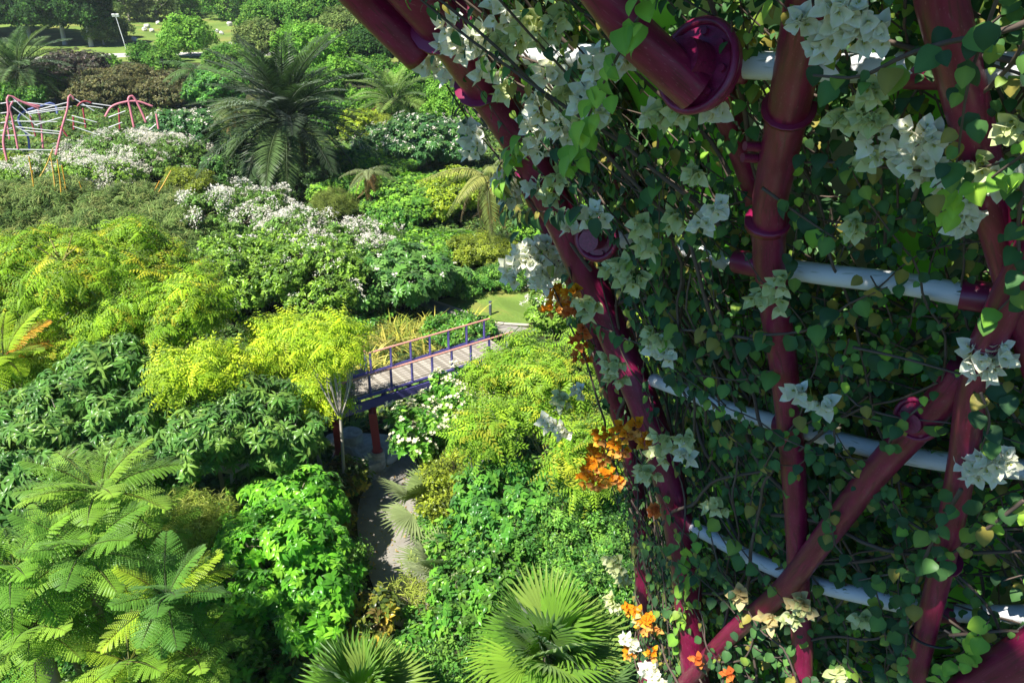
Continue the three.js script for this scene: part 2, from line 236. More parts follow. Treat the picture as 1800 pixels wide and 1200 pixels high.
// ---------------------------------------------------------------- crowns
const KIND = {  // spray, material, colours (leaf), density per square metre, size
  mango: { s: 'mango', m: 'gloss', cols: [0x4f8c38, 0x5e9a40, 0x427c32, 0x7aac4c, 0x68a046], d: 7, bark: 'barkGrey' },
  broad: { s: 'broad', m: 'gloss', cols: [0x63b81e, 0x75c726, 0x54a81c, 0x86d233, 0x49981c], d: 8, bark: 'bark' },
  broadDark: { s: 'broad', m: 'gloss', cols: [0x4b9630, 0x3d8430, 0x5aa634, 0x6cb43a], d: 7, bark: 'bark' },
  bush: { s: 'bush', m: 'gloss', cols: [0x4f9a2c, 0x64ac32, 0x3f8628, 0x7cbb3a, 0x578f30], d: 12, bark: 'bark' },
  bushDark: { s: 'bush', m: 'gloss', cols: [0x2f6a28, 0x3b7a2c, 0x275a25, 0x548c36], d: 12, bark: 'barkDark' },
  lime: { s: 'bush', m: 'gloss', cols: [0x9db81c, 0xb2c81e, 0x86a51c, 0xc2d42c, 0x7a9a1e], d: 12, bark: 'bark' },
  roundBush: { s: 'small', m: 'gloss', cols: [0x83971a, 0x98aa1e, 0x6d831a, 0xa9b92a], d: 18, bark: 'barkDark' },
  smallGreen: { s: 'small', m: 'gloss', cols: [0x4f9434, 0x66a83e, 0x40802e, 0x7fbb4a], d: 16, bark: 'barkDark' },
  croton: { s: 'bush', m: 'gloss', cols: [0x6a7f22, 0x8f9a24, 0x4b6420, 0xc2b43a, 0x7b6a2a, 0x3f5a22], d: 14, bark: 'barkDark' },
  olive: { s: 'feather', m: 'dull', cols: [0xa6b648, 0xb4c254, 0x90a43e, 0xc2cc66], d: 14, bark: 'bark' },
  oliveDark: { s: 'feather', m: 'dull', cols: [0x7f9040, 0x90a048, 0x6c7e36], d: 12, bark: 'barkDark' },
  yellow: { s: 'pinnate', m: 'leaf', cols: [0x8ab414, 0x9ec418, 0x78a412, 0xb0d020, 0x689410, 0x96bc1a, 0x82ac14, 0xbcbc22], d: 5.2, bark: 'barkGrey' },
  yellowBright: { s: 'pinnate', m: 'leaf', cols: [0xb4d018, 0xc2da20, 0xa2c416, 0xd0e02c, 0x90b416], d: 6, bark: 'barkGrey' },
  yellowMid: { s: 'pinnate', m: 'leaf', cols: [0x82b020, 0x96c026, 0x6e9c1e, 0xaacc2c, 0x8cb422, 0x7aa820, 0xb4bc28], d: 6, bark: 'barkGrey' },
  plumeria: { s: 'plumeria', m: 'gloss', cols: [0x3a7a3a, 0x4a8a42, 0x2f6a34, 0x659c50], d: 5, bark: 'barkGrey', bloom: 0.55, bloomS: 'bloom' },
  plumeriaFew: { s: 'plumeria', m: 'gloss', cols: [0x4a8a36, 0x5d9a40, 0x3c7a30, 0x7cae4e], d: 5, bark: 'barkGrey', bloom: 0.12, bloomS: 'bloom' },
  creeper: { s: 'bush', m: 'gloss', cols: [0x669a2a, 0x7aac30, 0x528426, 0x96c03c], d: 9, bark: 'barkDark', bloom: 0.5, bloomS: 'froth', patch: true },
  creeperGreen: { s: 'bush', m: 'gloss', cols: [0x669a28, 0x7cb02e, 0x528424, 0x9cc43e], d: 11, bark: 'barkDark', bloom: 0.05, bloomS: 'froth', patch: true },
  creeperWhite: { s: 'bush', m: 'gloss', cols: [0x6a9a38, 0x7cab44, 0x5b8a34], d: 6, bark: 'barkDark', bloom: 1.5, bloomS: 'froth', patch: true },
  jasmine: { s: 'bush', m: 'gloss', cols: [0x58a42a, 0x6ab432, 0x489026, 0x84c43e], d: 12, bark: 'barkDark', bloom: 1.3, bloomS: 'bloom', bloomCol: 0xf3efcc },
  bamboo: { s: 'bamboo', m: 'dull', cols: [0x6a8640, 0x7a964a, 0x58743a, 0x8ea45c, 0x96a05a], d: 8, bark: 'barkOlive' },
  brown: { s: 'bush', m: 'gloss', cols: [0x6c682e, 0x7c783a, 0x5a5e2a, 0x8c8a4c, 0x627034], d: 9, bark: 'barkDark' },
  bronze: { s: 'broad', m: 'gloss', cols: [0x4a4a32, 0x564a3c, 0x3f442c, 0x6c5c4e, 0x4f5c36], d: 5, bark: 'barkDark' },
  ivy: { s: 'ivy', m: 'leaf', cols: [0x6cae28, 0x80bd2e, 0x58962a, 0x97c83a, 0x4a8a30], d: 11, bark: 'barkDark' },
  vine: { s: 'bush', m: 'gloss', cols: [0x37652a, 0x45752e, 0x2c5624, 0x598a36], d: 12, bark: 'barkDark' },
  far: { s: 'far', m: 'dull', cols: [0x4f8a34, 0x5f9a3c, 0x427a30, 0x74a848], d: 1.6, bark: 'barkGrey' },
  farDark: { s: 'far', m: 'dull', cols: [0x2f5a2a, 0x3a6a30, 0x274e26, 0x4a7c36], d: 1.7, bark: 'barkGrey' },
  farOlive: { s: 'far', m: 'dull', cols: [0x6c8440, 0x7c9248, 0x5c763a, 0x8f9e58], d: 1.4, bark: 'barkGrey' },
  farLight: { s: 'far', m: 'dull', cols: [0x6aa83a, 0x7cb844, 0x589632, 0x8ec450], d: 1.5, bark: 'barkGrey' },
};
const tmpC = new THREE.Color();
function instanced(name, geo, mat, mats, cols, parent) {
  if (!mats.length) return;
  const im = new THREE.InstancedMesh(geo, mat, mats.length); im.name = name; im.userData.kind = 'stuff'; im.castShadow = im.receiveShadow = true;
  mats.forEach((m, k) => { im.setMatrixAt(k, m); im.setColorAt(k, cols[k]); });
  parent.add(im); return im;
}
function pickCol(k, r, n = 0) { const a = tmpC.set(k.cols[Math.floor(r() * k.cols.length)]).clone(); const f = (0.74 + r() * 0.5) * (1 + 0.18 * n); a.multiplyScalar(f); if (a.g > a.r * 2.1) { a.r *= 1.2; a.b *= 0.8; } return a; }
// lobes in local coordinates; returns spray matrices
function fillCrown(group, kindName, lobes, r, { density = 1, size = 1, parts = 0, eyeLocal, floor = 0.1 } = {}) {
  const K = KIND[kindName], sets = { [K.s + 0]: [[], []], [K.s + 1]: [[], []] }, bl = [[], []], pickd = [];
  const ns = 1.1 / Math.max(0.6, lobes[0].r.x * 0.35);
  for (const L of lobes) {
    const area = 4 * Math.PI * ((Math.pow(L.r.x * L.r.y, 1.6) * 2 + Math.pow(L.r.x * L.r.z, 1.6)) / 3) ** (1 / 1.6), n = Math.ceil(area * K.d * density / (size * size));
    for (let k = 0; k < n; k++) {
      const y = 1 - 2 * Math.pow(r(), 0.8), a = r() * 6.2832, q = Math.sqrt(Math.max(0, 1 - y * y)), dir = V(q * Math.cos(a), y, q * Math.sin(a));
      const nz = noise(dir.x * 1.7 + L.c.x, dir.y * 1.7 + L.c.y, dir.z * 1.7 + L.c.z), n2 = noise((L.c.x + dir.x * L.r.x) * ns * 1.6, (L.c.y + dir.y * L.r.y) * ns * 1.6, (L.c.z + dir.z * L.r.z) * ns * 1.6);
      if (n2 < -0.24 && r() < 0.8) continue;                                     // gaps between branches
      const rad = (0.66 + 0.36 * Math.sqrt(r())) * (1 + 0.42 * nz + 0.16 * n2) * (r() < 0.07 ? 1.1 + 0.18 * r() : 1), p = V(L.c.x + dir.x * L.r.x * rad, L.c.y + dir.y * L.r.y * rad, L.c.z + dir.z * L.r.z * rad);
      if (p.y < floor) continue;
      if (lobes.length < 60 && lobes.some((o) => o !== L && ((p.x - o.c.x) / o.r.x) ** 2 + ((p.y - o.c.y) / o.r.y) ** 2 + ((p.z - o.c.z) / o.r.z) ** 2 < 0.42)) continue;
      const up = dir.clone().multiplyScalar(0.75).add(V((r() - 0.5) * 0.7, 0.75, (r() - 0.5) * 0.7)).normalize(), s = size * (0.75 + r() * 0.5);
      const m = upMat(p, up, r() * 6.283, s), col = pickCol(K, r, n2);
      if (K.bloom) { const w = K.patch ? smooth(noise(p.x * 0.5, p.y * 0.5, p.z * 0.5), 0.02, 0.25) * 2.2 : 1; if (dir.y > -0.2 && r() < K.bloom * w * 0.5) { bl[0].push(upMat(p.clone().addScaledVector(dir, 0.08 * s), up, r() * 6.283, s * (0.8 + r() * 0.5))); bl[1].push(tmpC.set(K.bloomCol ?? 0xf6f1e2).clone().multiplyScalar(0.9 + r() * 0.12)); } }
      const set = K.s + (r() < 0.5 ? 0 : 1);
      if (parts && eyeLocal) pickd.push({ m, col, set, d: p.distanceTo(eyeLocal) });
      else { sets[set][0].push(m); sets[set][1].push(col); }
    }
  }
  if (pickd.length) {
    pickd.sort((a, b) => a.d - b.d);
    const share = new Map(), one = new Map();
    pickd.forEach((q, k) => {
      if (k % 3 || k >= parts * 3) { sets[q.set][0].push(q.m); sets[q.set][1].push(q.col); return; }
      const key = tmpC.set(K.cols[k % K.cols.length]).getHex(); if (!share.has(key)) { const mm = M[K.m].clone(); mm.color.setHex(key); mm.color.r *= 1.2; mm.color.b *= 0.8; share.set(key, mm); }
      for (const l of SPRAY[q.set].leaves) { if (!one.has(l.g)) one.set(l.g, new GB().add(l.g).build()); const me = part('leaf', one.get(l.g), share.get(key), group); me.applyMatrix4(q.m.clone().multiply(l.m)); }
    });
  }
  for (const v of [0, 1]) instanced('foliage', SPRAY[K.s + v].geo, M[K.m], sets[K.s + v][0], sets[K.s + v][1], group);
  if (bl[0].length) instanced('blossom', SPRAY[K.bloomS + 0].geo, M.petal, bl[0], bl[1], group);
}
function trunkGeo(lobes, r, rad, base = V(0, 0, 0), lean = 0) {
  const b = new GB(), top = lobes.reduce((a, l) => a.add(l.c), V(0, 0, 0)).multiplyScalar(1 / lobes.length), fork = base.clone().lerp(top, 0.55); fork.x += (r() - 0.5) * 0.4 + lean; fork.z += (r() - 0.5) * 0.4;
  b.add(tubeRaw([base.clone().setY(base.y - 0.2), base.clone().lerp(fork, 0.5).add(V((r() - 0.5) * 0.3, 0, (r() - 0.5) * 0.3)), fork], rad * 1.25, rad * 0.8, 8, 8));
  for (const [li, L] of lobes.entries()) { const twigs = lobes.length > 14 ? (li % 2 ? 0 : 2) : 4; const mid = fork.clone().lerp(L.c, 0.5).add(V((r() - 0.5) * 0.5, 0.15 * L.r.y, (r() - 0.5) * 0.5)); b.add(tubeRaw([fork, mid, L.c.clone().add(V(0, L.r.y * 0.3, 0))], rad * 0.55, rad * 0.18, 8, 6)); for (let k = 0; k < twigs; k++) { const a = r() * 6.283, e = L.c.clone().add(V(Math.cos(a) * L.r.x * 0.8, (r() - 0.1) * L.r.y * 0.8, Math.sin(a) * L.r.z * 0.8)); b.add(tubeRaw([mid.clone().lerp(L.c, 0.5), L.c.clone().lerp(e, 0.4), e], rad * 0.24, rad * 0.06, 5, 5)); } }
  return b.build();
}
// plant(kind, pixel centre of crown, pixel radii, crown height, ...)
let seedN = 100;
function plant(name, kind, px, py, rx, ry, hc, label, category, o = {}) {
  const r = mulberry(o.seed ?? (seedN += 7)), c = gp(px, py, hc), d = c.distanceTo(camera.position), R = (rx / PX) * d, RY = Math.min((ry / PX) * d * (o.ky ?? 1.05), hc * 0.98);
  const ty = terrain(c.x, c.z), g = thing(name, label, category, V(c.x, ty, c.z), o.group), cy = hc - ty;
  const lobes = [];
  if (R > 1.3 && !o.dome) {        // boughs: a core and many separate leafy clumps round it
    const nb = Math.round(clamp(9 + R * 3.4, 10, 36));
    lobes.push({ c: V(0, cy - RY * 0.12, 0), r: V(R * 0.5, RY * 0.5, R * 0.5) });
    for (let k = 0; k < nb; k++) { const u = 1 - 1.5 * (k + 0.5) / nb, a = k * 2.39996 + (r() - 0.5) * 0.9, q = Math.sqrt(Math.max(0.04, 1 - u * u)), e = 0.55 + 0.38 * r(), sz = 0.2 + 0.17 * r(); lobes.push({ c: V(Math.cos(a) * q * R * e, cy + RY * (u * e * 0.95 + (r() - 0.5) * 0.22), Math.sin(a) * q * R * e), r: V(R * sz * 1.1, RY * sz * (o.flat ?? 0.85), R * sz * 1.1) }); }
  } else for (let k = 0, nl = o.lobes ?? Math.max(3, Math.round(4 + R * 0.9)); k < nl; k++) { const a = k * 2.4 + r() * 0.8, q = k === 0 ? 0 : (0.4 + 0.3 * r()), yy = (r() - 0.45) * 0.9 * (1 - 0.4 * q), s = (k === 0 ? 0.62 : 0.36 + r() * 0.2); lobes.push({ c: V(Math.cos(a) * R * q, cy + RY * yy, Math.sin(a) * R * q), r: V(R * s, RY * s * (o.flat ?? 0.95), R * s) }); }
  const K = KIND[kind];
  part('trunk', trunkGeo(lobes, r, o.trunk ?? clamp(R * 0.055, 0.05, 0.3)), M[o.bark ?? K.bark], g);
  fillCrown(g, kind, lobes, r, { density: o.density ?? 1, size: o.size ?? 1, parts: o.parts ?? 0, eyeLocal: camera.position.clone().sub(g.position) });
  return g;
}
function repeat(src, px, py, hc, label, s = 1, turn = 0) { const c = gp(px, py, hc), n = src.clone(); n.name = numbered(src.name.replace(/_\d{3}$/, '')); n.position.set(c.x, terrain(c.x, c.z), c.z); n.scale.setScalar(s); n.rotation.y = turn; n.userData = { ...src.userData, label }; scene.add(n); return n; }

// ---------------------------------------------------------------- palms, fan palms, feathery trees
function frondGeo(L, n, leafLen, w, droop, { vee = 0.5, ang = 0.9, hang = 0.35, seed = 1, seg = 2 } = {}) {
  const r = mulberry(seed), b = new GB(), curve = (t) => V(0, -droop * L * t * t * 0.85, L * (t - 0.22 * droop * t * t)), pts = [0, 0.33, 0.66, 1].map(curve);
  b.add(tubeRaw(pts, 0.012 * L, 0.003 * L, 8, 4), null, C(0xcfd08a));
  for (let k = 0; k < n; k++) {
    const t = 0.12 + 0.88 * (k + 0.5) / n, p = curve(t), len = leafLen * L * (0.35 + 0.65 * Math.sin(Math.PI * Math.min(1, t * 0.92 + 0.12))) , g = blade(len, w, { droop: hang, seg, shape: 'lance', fold: 0.35 });
    const tan = Math.atan2(-droop * 1.7 * t, 1);
    for (const s of [-1, 1]) b.add(g, new THREE.Matrix4().makeTranslation(p.x, p.y, p.z).multiply(rotM(0, tan, 0)).multiply(rotM(s * (ang + 0.25 - t * 0.55 + (r() - 0.5) * 0.16), vee * (1 - t * 0.6) + (r() - 0.5) * 0.25, s * 0.25)), new THREE.Color(1, 1, 1).multiplyScalar(tv(r, 0.15)));
  }
  return b.build();
}
function fernGeo(L, seed) {   // doubly divided frond: pinnae that carry small leaflets
  const r = mulberry(seed), b = new GB(), n = 19, droop = 0.42, curve = (t) => V(0, -droop * L * t * t * 0.8, L * (t - 0.2 * droop * t * t));
  b.add(tubeRaw([0, 0.33, 0.66, 1].map(curve), 0.011 * L, 0.003 * L, 8, 4), null, C(0xb89a50));
  for (let k = 0; k < n; k++) {
    const t = 0.1 + 0.9 * (k + 0.6) / n, p = curve(t), len = 0.30 * L * Math.pow(Math.sin(Math.PI * Math.min(0.985, 0.16 + t * 0.8)), 0.8), tint = new THREE.Color(1, 1, 1).multiplyScalar(tv(r, 0.14));
    for (const s of [-1, 1]) {
      const base = new THREE.Matrix4().makeTranslation(p.x, p.y, p.z).multiply(rotM(0, Math.atan2(-droop * 1.6 * t, 1), 0)).multiply(rotM(s * (1.28 - t * 0.45 + (r() - 0.5) * 0.1), 0.12 + (r() - 0.5) * 0.2, s * 0.2));
      const m = 9, lw = 0.036 * L;
      for (let j = 1; j <= m; j++) for (const q of [-1, 1]) { const u = j / m, y = -0.22 * len * u * u; b.add(diamond(lw * (1.25 - 0.6 * u), lw * 0.3, 0.35), base.clone().multiply(new THREE.Matrix4().makeTranslation(0, y, len * u)).multiply(rotM(q * (1.0 - 0.35 * u), -0.15 - u * 0.25, q * 0.2)), tint); }
    }
  }
  return b.build();
}
function fanGeo(R, n, spread, seed, petiole = 0.5) {
  const r = mulberry(seed), b = new GB(), pL = petiole * R;
  b.add(tubeRaw([V(0, 0, 0), V(0, 0.03 * R, pL * 0.5), V(0, 0, pL)], 0.016 * R, 0.01 * R, 5, 5), null, C(0xd4d080));
  const sw = spread / n;
  for (let k = 0; k < n; k++) {
    const a = -spread / 2 + sw * (k + 0.5), e = Math.abs(a) / (spread / 2), L = R * (1 - 0.28 * e * e) * (0.93 + r() * 0.12), w = R * 0.5 * Math.tan(sw / 2) * 1.22, seg = 6, p = [], idx = [], rows = [];
    for (let j = 0; j <= seg; j++) {
      const t = j / seg, ww = w * (t < 0.5 ? t / 0.5 : Math.pow((1 - t) / 0.5, 0.75)), z = L * t, y = -0.10 * L * Math.pow(t, 3) * (1 + r() * 0.9) + 0.16 * L * t * (1 - e), o = p.length / 3;
      if (ww < 1e-4) { p.push(0, y, z); rows.push([o, o, o]); } else { p.push(-ww, y + ww * 0.55, z, 0, y, z, ww, y + ww * 0.55, z); rows.push([o, o + 1, o + 2]); }
    }
    for (let j = 0; j < seg; j++) { const A = rows[j], B = rows[j + 1]; for (const [l, q] of [[0, 1], [1, 2]]) { if (A[l] !== A[q]) idx.push(A[l], B[q], A[q]); if (B[l] !== B[q]) idx.push(A[l], B[l], B[q]); } }
    b.add({ p, i: idx }, new THREE.Matrix4().makeTranslation(0, 0, pL).multiply(rotM(a, 0, 0)), new THREE.Color(1, 1, 1).multiplyScalar(tv(r, 0.12)));
  }
  return b.build();
}
const frondMats = {}; const fm = (hex, base = 'leafV') => { const k = base + hex; if (!frondMats[k]) { frondMats[k] = M[base].clone(); frondMats[k].color.setHex(hex); const q = frondMats[k].color; if (q.g > q.r * 1.7) { q.r *= 1.15; q.b *= 0.85; } } return frondMats[k]; };
M.glossV = leafMat({ vertexColors: true, clearcoat: 0.3, clearcoatRoughness: 0.3 });
const FROND = { date: [1, 2].map((s) => frondGeo(1, 58, 0.24, 0.0065, 0.55, { seed: s, vee: 0.6, hang: 0.45 })), droop: [1, 2].map((s) => frondGeo(1, 40, 0.26, 0.011, 1.0, { seed: s + 4, vee: 0.2, hang: 0.9 })), fern: [1, 2, 3].map((s) => fernGeo(1, s)), fan: [fanGeo(1, 34, 4.4, 1), fanGeo(1, 32, 3.9, 2), fanGeo(1, 36, 4.8, 3)], fanSmall: [fanGeo(1, 24, 3.2, 5), fanGeo(1, 26, 3.6, 6)] };
function ringedTrunk(h, r0, r1, rng, lean = V(0, 0, 0)) { return tube([V(0, -0.2, 0), V(lean.x * 0.3, h * 0.4, lean.z * 0.3), V(lean.x, h, lean.z)], r0, r1, 40, 9, true, (t) => lerp(r0, r1, t) * (1 + 0.06 * (Math.round(t * 40) % 2))); }
function palm(name, px, py, hc, lenPx, label, o = {}) {
  const r = mulberry(seedN += 7), c = gp(px, py, hc), d = c.distanceTo(camera.position), L = (lenPx / PX) * d, ty = terrain(c.x, c.z), g = thing(name, label, o.category ?? 'palm', V(c.x, ty, c.z), o.group), h = hc - ty;
  part('trunk', ringedTrunk(h, o.tr ?? L * 0.06, (o.tr ?? L * 0.06) * 0.8, r), M[o.bark ?? 'barkDark'], g);
  const kinds = FROND[o.kind ?? 'date'], n = o.n ?? 26, cols = o.cols ?? [0x3d6a34, 0x4a7a3c, 0x345c30, 0x5c8a48], e0 = o.e0 ?? 1.35, e1 = o.e1 ?? -0.5;
  for (let k = 0; k < n; k++) {
    const t = k / (n - 1), el = lerp(e0, e1, Math.pow(t, o.pow ?? 1.1)) + (r() - 0.5) * 0.25, yaw = k * 2.39996 + (r() - 0.5) * 0.3, old = o.old && t > 1 - o.old, col = old ? [0x9a7f48, 0xa8905a, 0x86683a][k % 3] : cols[k % cols.length];
    const f = part('frond', kinds[k % kinds.length], fm(col, o.mat ?? 'leafV'), g, old ? 'dry brown frond' : undefined);
    f.rotation.set(-el, yaw + (r() - 0.5) * 0.5, (r() - 0.5) * (o.kind?.startsWith('fan') ? 1.1 : 0.5), 'YXZ'); f.position.set(Math.sin(yaw) * 0.05 * L, h + (1 - t) * 0.06 * L, Math.cos(yaw) * 0.05 * L); f.scale.setScalar(L * (0.85 + r() * 0.3) * (old ? 0.8 : 1));
  }
  if (o.fruit) part('fruit_bunch', (() => { const b = new GB(); for (let k = 0; k < 30; k++) { const a = r() * 6.28, q = r(); b.add(tubeRaw([V(0, h - 0.1 * L, 0), V(Math.cos(a) * 0.12 * L, h - 0.3 * L * q - 0.1 * L, Math.sin(a) * 0.12 * L), V(Math.cos(a) * 0.15 * L + 0.1 * L, h - 0.62 * L - q * 0.2 * L, Math.sin(a) * 0.15 * L)], 0.008 * L, 0.012 * L, 6, 4)); } return b.build(); })(), new THREE.MeshStandardMaterial({ color: C(0xc8782a), roughness: 0.8 }), g, 'hanging orange fruit stalks');
  return g;
}
const G = { far: 'trees beyond the road and lawn', fern: 'feathery young trees near the path', fan: 'fan palms', mango: 'dark glossy trees', yel: 'yellow-green feathery trees' };

// ---------------------------------------------------------------- far band
{
  const rows = [   // kind, px, py (crown), rx, ry, h, label
    ['farDark', -60, 2, 80, 44, 12, 'tall dark tree cut by the picture edge'], ['farDark', 38, 4, 56, 42, 12, 'tall dark tree whose pale forked trunk stands nearest the palm'], ['farDark', 98, 6, 44, 40, 12, 'tall tree with leaning grey trunk in the dark grove'], ['farDark', 145, 8, 34, 42, 12, 'tall slim tree at the grove edge beside the lawn'],
    ['farOlive', 190, 45, 26, 22, 5, 'low spreading tree shading the lawn beside the floodlight'], ['farOlive', 178, 58, 22, 16, 4, 'small tree at foot of the lawn shadow'],
    ['farLight', 330, 66, 36, 28, 5, 'airy light green tree standing alone before the lawn'], ['farLight', 296, 88, 16, 12, 3, 'smaller airy tree beside the light green tree'],
    ['far', 250, 98, 20, 15, 3.5, 'rounded dark green tree in front of the road'], ['far', 285, 112, 22, 16, 3, 'low green shrub tree below the road'], ['farLight', 190, 112, 14, 9, 2, 'small yellow-green shrub near road'],
    ['farOlive', 455, 70, 34, 30, 7, 'pale olive tree beside the tall date palm'], ['far', 480, 40, 44, 34, 9, 'bushy green tree behind the date palm'], ['farLight', 545, 88, 50, 40, 8, 'bright green tree behind date palm fronds'],
    ['far', 560, 30, 52, 34, 11, 'broad green tree on the wooded slope'], ['farOlive', 620, 55, 55, 40, 10, 'pale airy tree on wooded slope by the maroon tube'], ['farDark', 655, 85, 46, 32, 8, 'dark green tree below the cut maroon tube'], ['far', 700, 60, 50, 40, 10, 'green tree half hidden by the maroon tube'],
    ['farLight', 600, 120, 44, 30, 5, 'bright green tree left of the feather palm'], ['farLight', 735, 140, 46, 34, 5, 'lime green tree behind the feather palm'], ['far', 660, 130, 40, 26, 4, 'green tree behind feather palm crown'],
    ['far', 560, 152, 44, 30, 3, 'rounded green tree right of the date palm crown'], ['farLight', 650, 185, 40, 22, 2.5, 'low light green shrub at foot of the feather palm'], ['far', 730, 185, 46, 26, 3, 'low green shrub behind the large plumeria'], ['farLight', 800, 190, 50, 36, 3.5, 'light green shrub behind the hanging blooms'], ['far', 440, 128, 34, 22, 3.5, 'green tree left of the date palm crown'], ['far', 400, 105, 34, 20, 3.5, 'low green tree below the sign posts'],
    ['far', 790, 70, 60, 45, 9, 'green tree glimpsed behind hanging white blooms'], ['farLight', 880, 130, 55, 45, 6, 'green tree glimpsed between the maroon tubes'], ['far', 980, 160, 70, 60, 8, 'green tree behind the flowering vine'], ['farLight', 1080, 220, 70, 60, 7, 'sunlit tree behind the green panels'],
  ];
  for (const [k, px, py, rx, ry, h, label] of rows) plant('tree', k, px, py, rx, ry, h, label, 'tree', { group: G.far, density: k === 'farLight' ? 0.95 : 1.3, size: clamp(gp(px, py, h).length() / 190, 0.45, 1.3), trunk: h > 11 ? 0.6 : undefined });
  // the wooded ridge at the top: single trees, copied from four
  const r = mulberry(9), src = [];
  const kinds = ['far', 'farDark', 'farOlive', 'farLight'];
  for (let k = 0; k < 46; k++) {
    const px = -90 + k * 22 + (r() - 0.5) * 24, far = k % 3 === 0, d = far ? 410 + r() * 80 : 345 + r() * 45, rr = rayOf(px, 20), s = 0.8 + r() * 0.5, z = rr.z * d / Math.hypot(rr.x, rr.z), x = rr.x * d / Math.hypot(rr.x, rr.z);
    let t;
    if (k < 4) {
      const c = mulberry(500 + k), g = thing('woodland_tree', '', 'tree', V(x, terrain(x, z), z), 'woodland trees along the ridge');
      const lobes = []; for (let j = 0; j < 8; j++) { const a = j * 2.4, q = j ? 0.5 + 0.3 * c() : 0; lobes.push({ c: V(Math.cos(a) * 6 * q, 7.5 + (c() - 0.5) * 10, Math.sin(a) * 6 * q), r: V(3.4 + c(), 2.8 + c(), 3.4 + c()) }); }
      part('trunk', trunkGeo(lobes, c, 0.4), M.barkGrey, g); fillCrown(g, kinds[k], lobes, c, { density: 0.7, size: 1.5 }); src.push(g); t = g;
    } else { t = src[Math.floor(r() * 4)].clone(); t.name = numbered('woodland_tree'); t.position.set(x, terrain(x, z), z); t.rotation.y = r() * 6.28; scene.add(t); }
    t.scale.setScalar(s); const kd = k < 4 ? k : t.userData.kd; t.userData = { kd, label: ['mid green', 'dark green', 'pale olive', 'light green'][kd] + ' woodland tree on the ridge at the top of the view', category: 'tree', group: 'woodland trees along the ridge' };
  }
  // lawn furniture
  const rockG = (s) => { const g = new THREE.IcosahedronGeometry(1, 2), P = g.attributes.position, v = V(0, 0, 0); for (let k = 0; k < P.count; k++) { v.fromBufferAttribute(P, k); const f = 1 + 0.35 * noise(v.x * 1.3 + s, v.y * 1.3, v.z * 1.3); P.setXYZ(k, v.x * f, v.y * f * 0.75, v.z * f * 0.8); } g.computeVertexNormals(); return g; };
  const rg = [1, 2, 3].map((s) => rockG(s * 7.3));
  [[234, 60, 1.5, 'pale boulder alone on the open lawn'], [253, 49, 1.7, 'pale boulder left of the rock group'], [258, 46, 1.7, 'pale upright boulder at back of the rock group'], [266, 50, 1.6, 'flat pale boulder right of the rock group'], [278, 43, 1.5, 'round white boulder near the wood edge'], [296, 44, 1.1, 'small white boulder at the wood edge'], [379, 49, 1.5, 'pale boulder right of the airy tree'], [388, 51, 1.4, 'low pale boulder near the sign posts'], [403, 43, 1.8, 'white pointed boulder at back of the lawn'], [436, 44, 1.2, 'white boulder near the pale olive tree'], [413, 49, 1.0, 'small boulder on the lawn above the signs']].forEach(([x, y, s, l], k) => {
    const p = gp(x, y, 3), t = part(numbered('boulder'), rg[k % 3], M.rock, scene); t.position.set(p.x, terrain(p.x, p.z) + s * 0.4, p.z); t.scale.setScalar(s * 0.62); t.rotation.y = k * 1.7; t.userData = { label: l, category: 'boulder', group: 'boulders on the far lawn' };
  });
  // floodlight mast
  { const b = gp(222, 90, 0), g = thing('floodlight_mast', 'tall grey floodlight mast beside the lawn', 'lamp', V(b.x, terrain(b.x, b.z), b.z)); part('mast', tube([V(0, 0, 0), V(-1.2, 8.8, 0)], 0.14, 0.09, 4, 8), M.whiteRod, g); for (const s of [-0.55, 0.55]) { const m = part('lamp_head', new THREE.BoxGeometry(0.85, 0.75, 0.35), M.whiteRod, g); m.position.set(-1.2 + s, 9.0, 0.1); m.rotation.x = 0.4; } part('bracket', new THREE.BoxGeometry(2, 0.12, 0.12), M.black, g).position.set(-1.2, 8.7, 0); }
  const post = (px, py, h, label) => { const b = gp(px, py, 0), g = thing('lamp_post', label, 'lamp', V(b.x, terrain(b.x, b.z), b.z), 'dark lamp posts along the road'); part('pole', tube([V(0, 0, 0), V(0, h, 0)], 0.1, 0.08, 2, 8), M.black, g); part('lamp_head', new THREE.CylinderGeometry(0.35, 0.2, 0.3, 10).translate(0, h, 0), M.black, g); const a = part('arm', new THREE.BoxGeometry(0.9, 0.1, 0.1), M.black, g); a.position.y = h - 0.25; };
  post(228, 118, 5.2, 'dark lamp post in front of the road'); post(277, 119, 4.6, 'dark lamp post right of the rounded tree'); post(292, 150, 5, 'slim dark post above the brown hedge');
  const sign = (px, py, c, label) => { const b = gp(px, py, 0), g = thing('sign_post', label, 'sign', V(b.x, terrain(b.x, b.z), b.z)); part('pole', tube([V(0, 0, 0), V(0, 2.4, 0)], 0.06, 0.06, 2, 6), M.black, g); const m = part('sign_panel', new THREE.BoxGeometry(1.1, 0.7, 0.08), new THREE.MeshStandardMaterial({ color: C(c), roughness: 0.6 }), g); m.position.set(0, 2.3, 0.06); };
  sign(406, 92, 0xd8d0cc, 'pale sign on a post beside road'); sign(418, 91, 0x2f3f66, 'dark blue sign on a post beside road');
  { const p = gp(613, 112, 3), t = part(numbered('garden_stone'), rg[1], new THREE.MeshStandardMaterial({ color: C(0xe6dcdc), roughness: 0.9 }), scene); t.position.set(p.x, 2.4, p.z); t.scale.set(0.7, 1.9, 0.7); t.userData = { label: 'pale upright stone among the trees behind the feather palm', category: 'stone' }; }
}

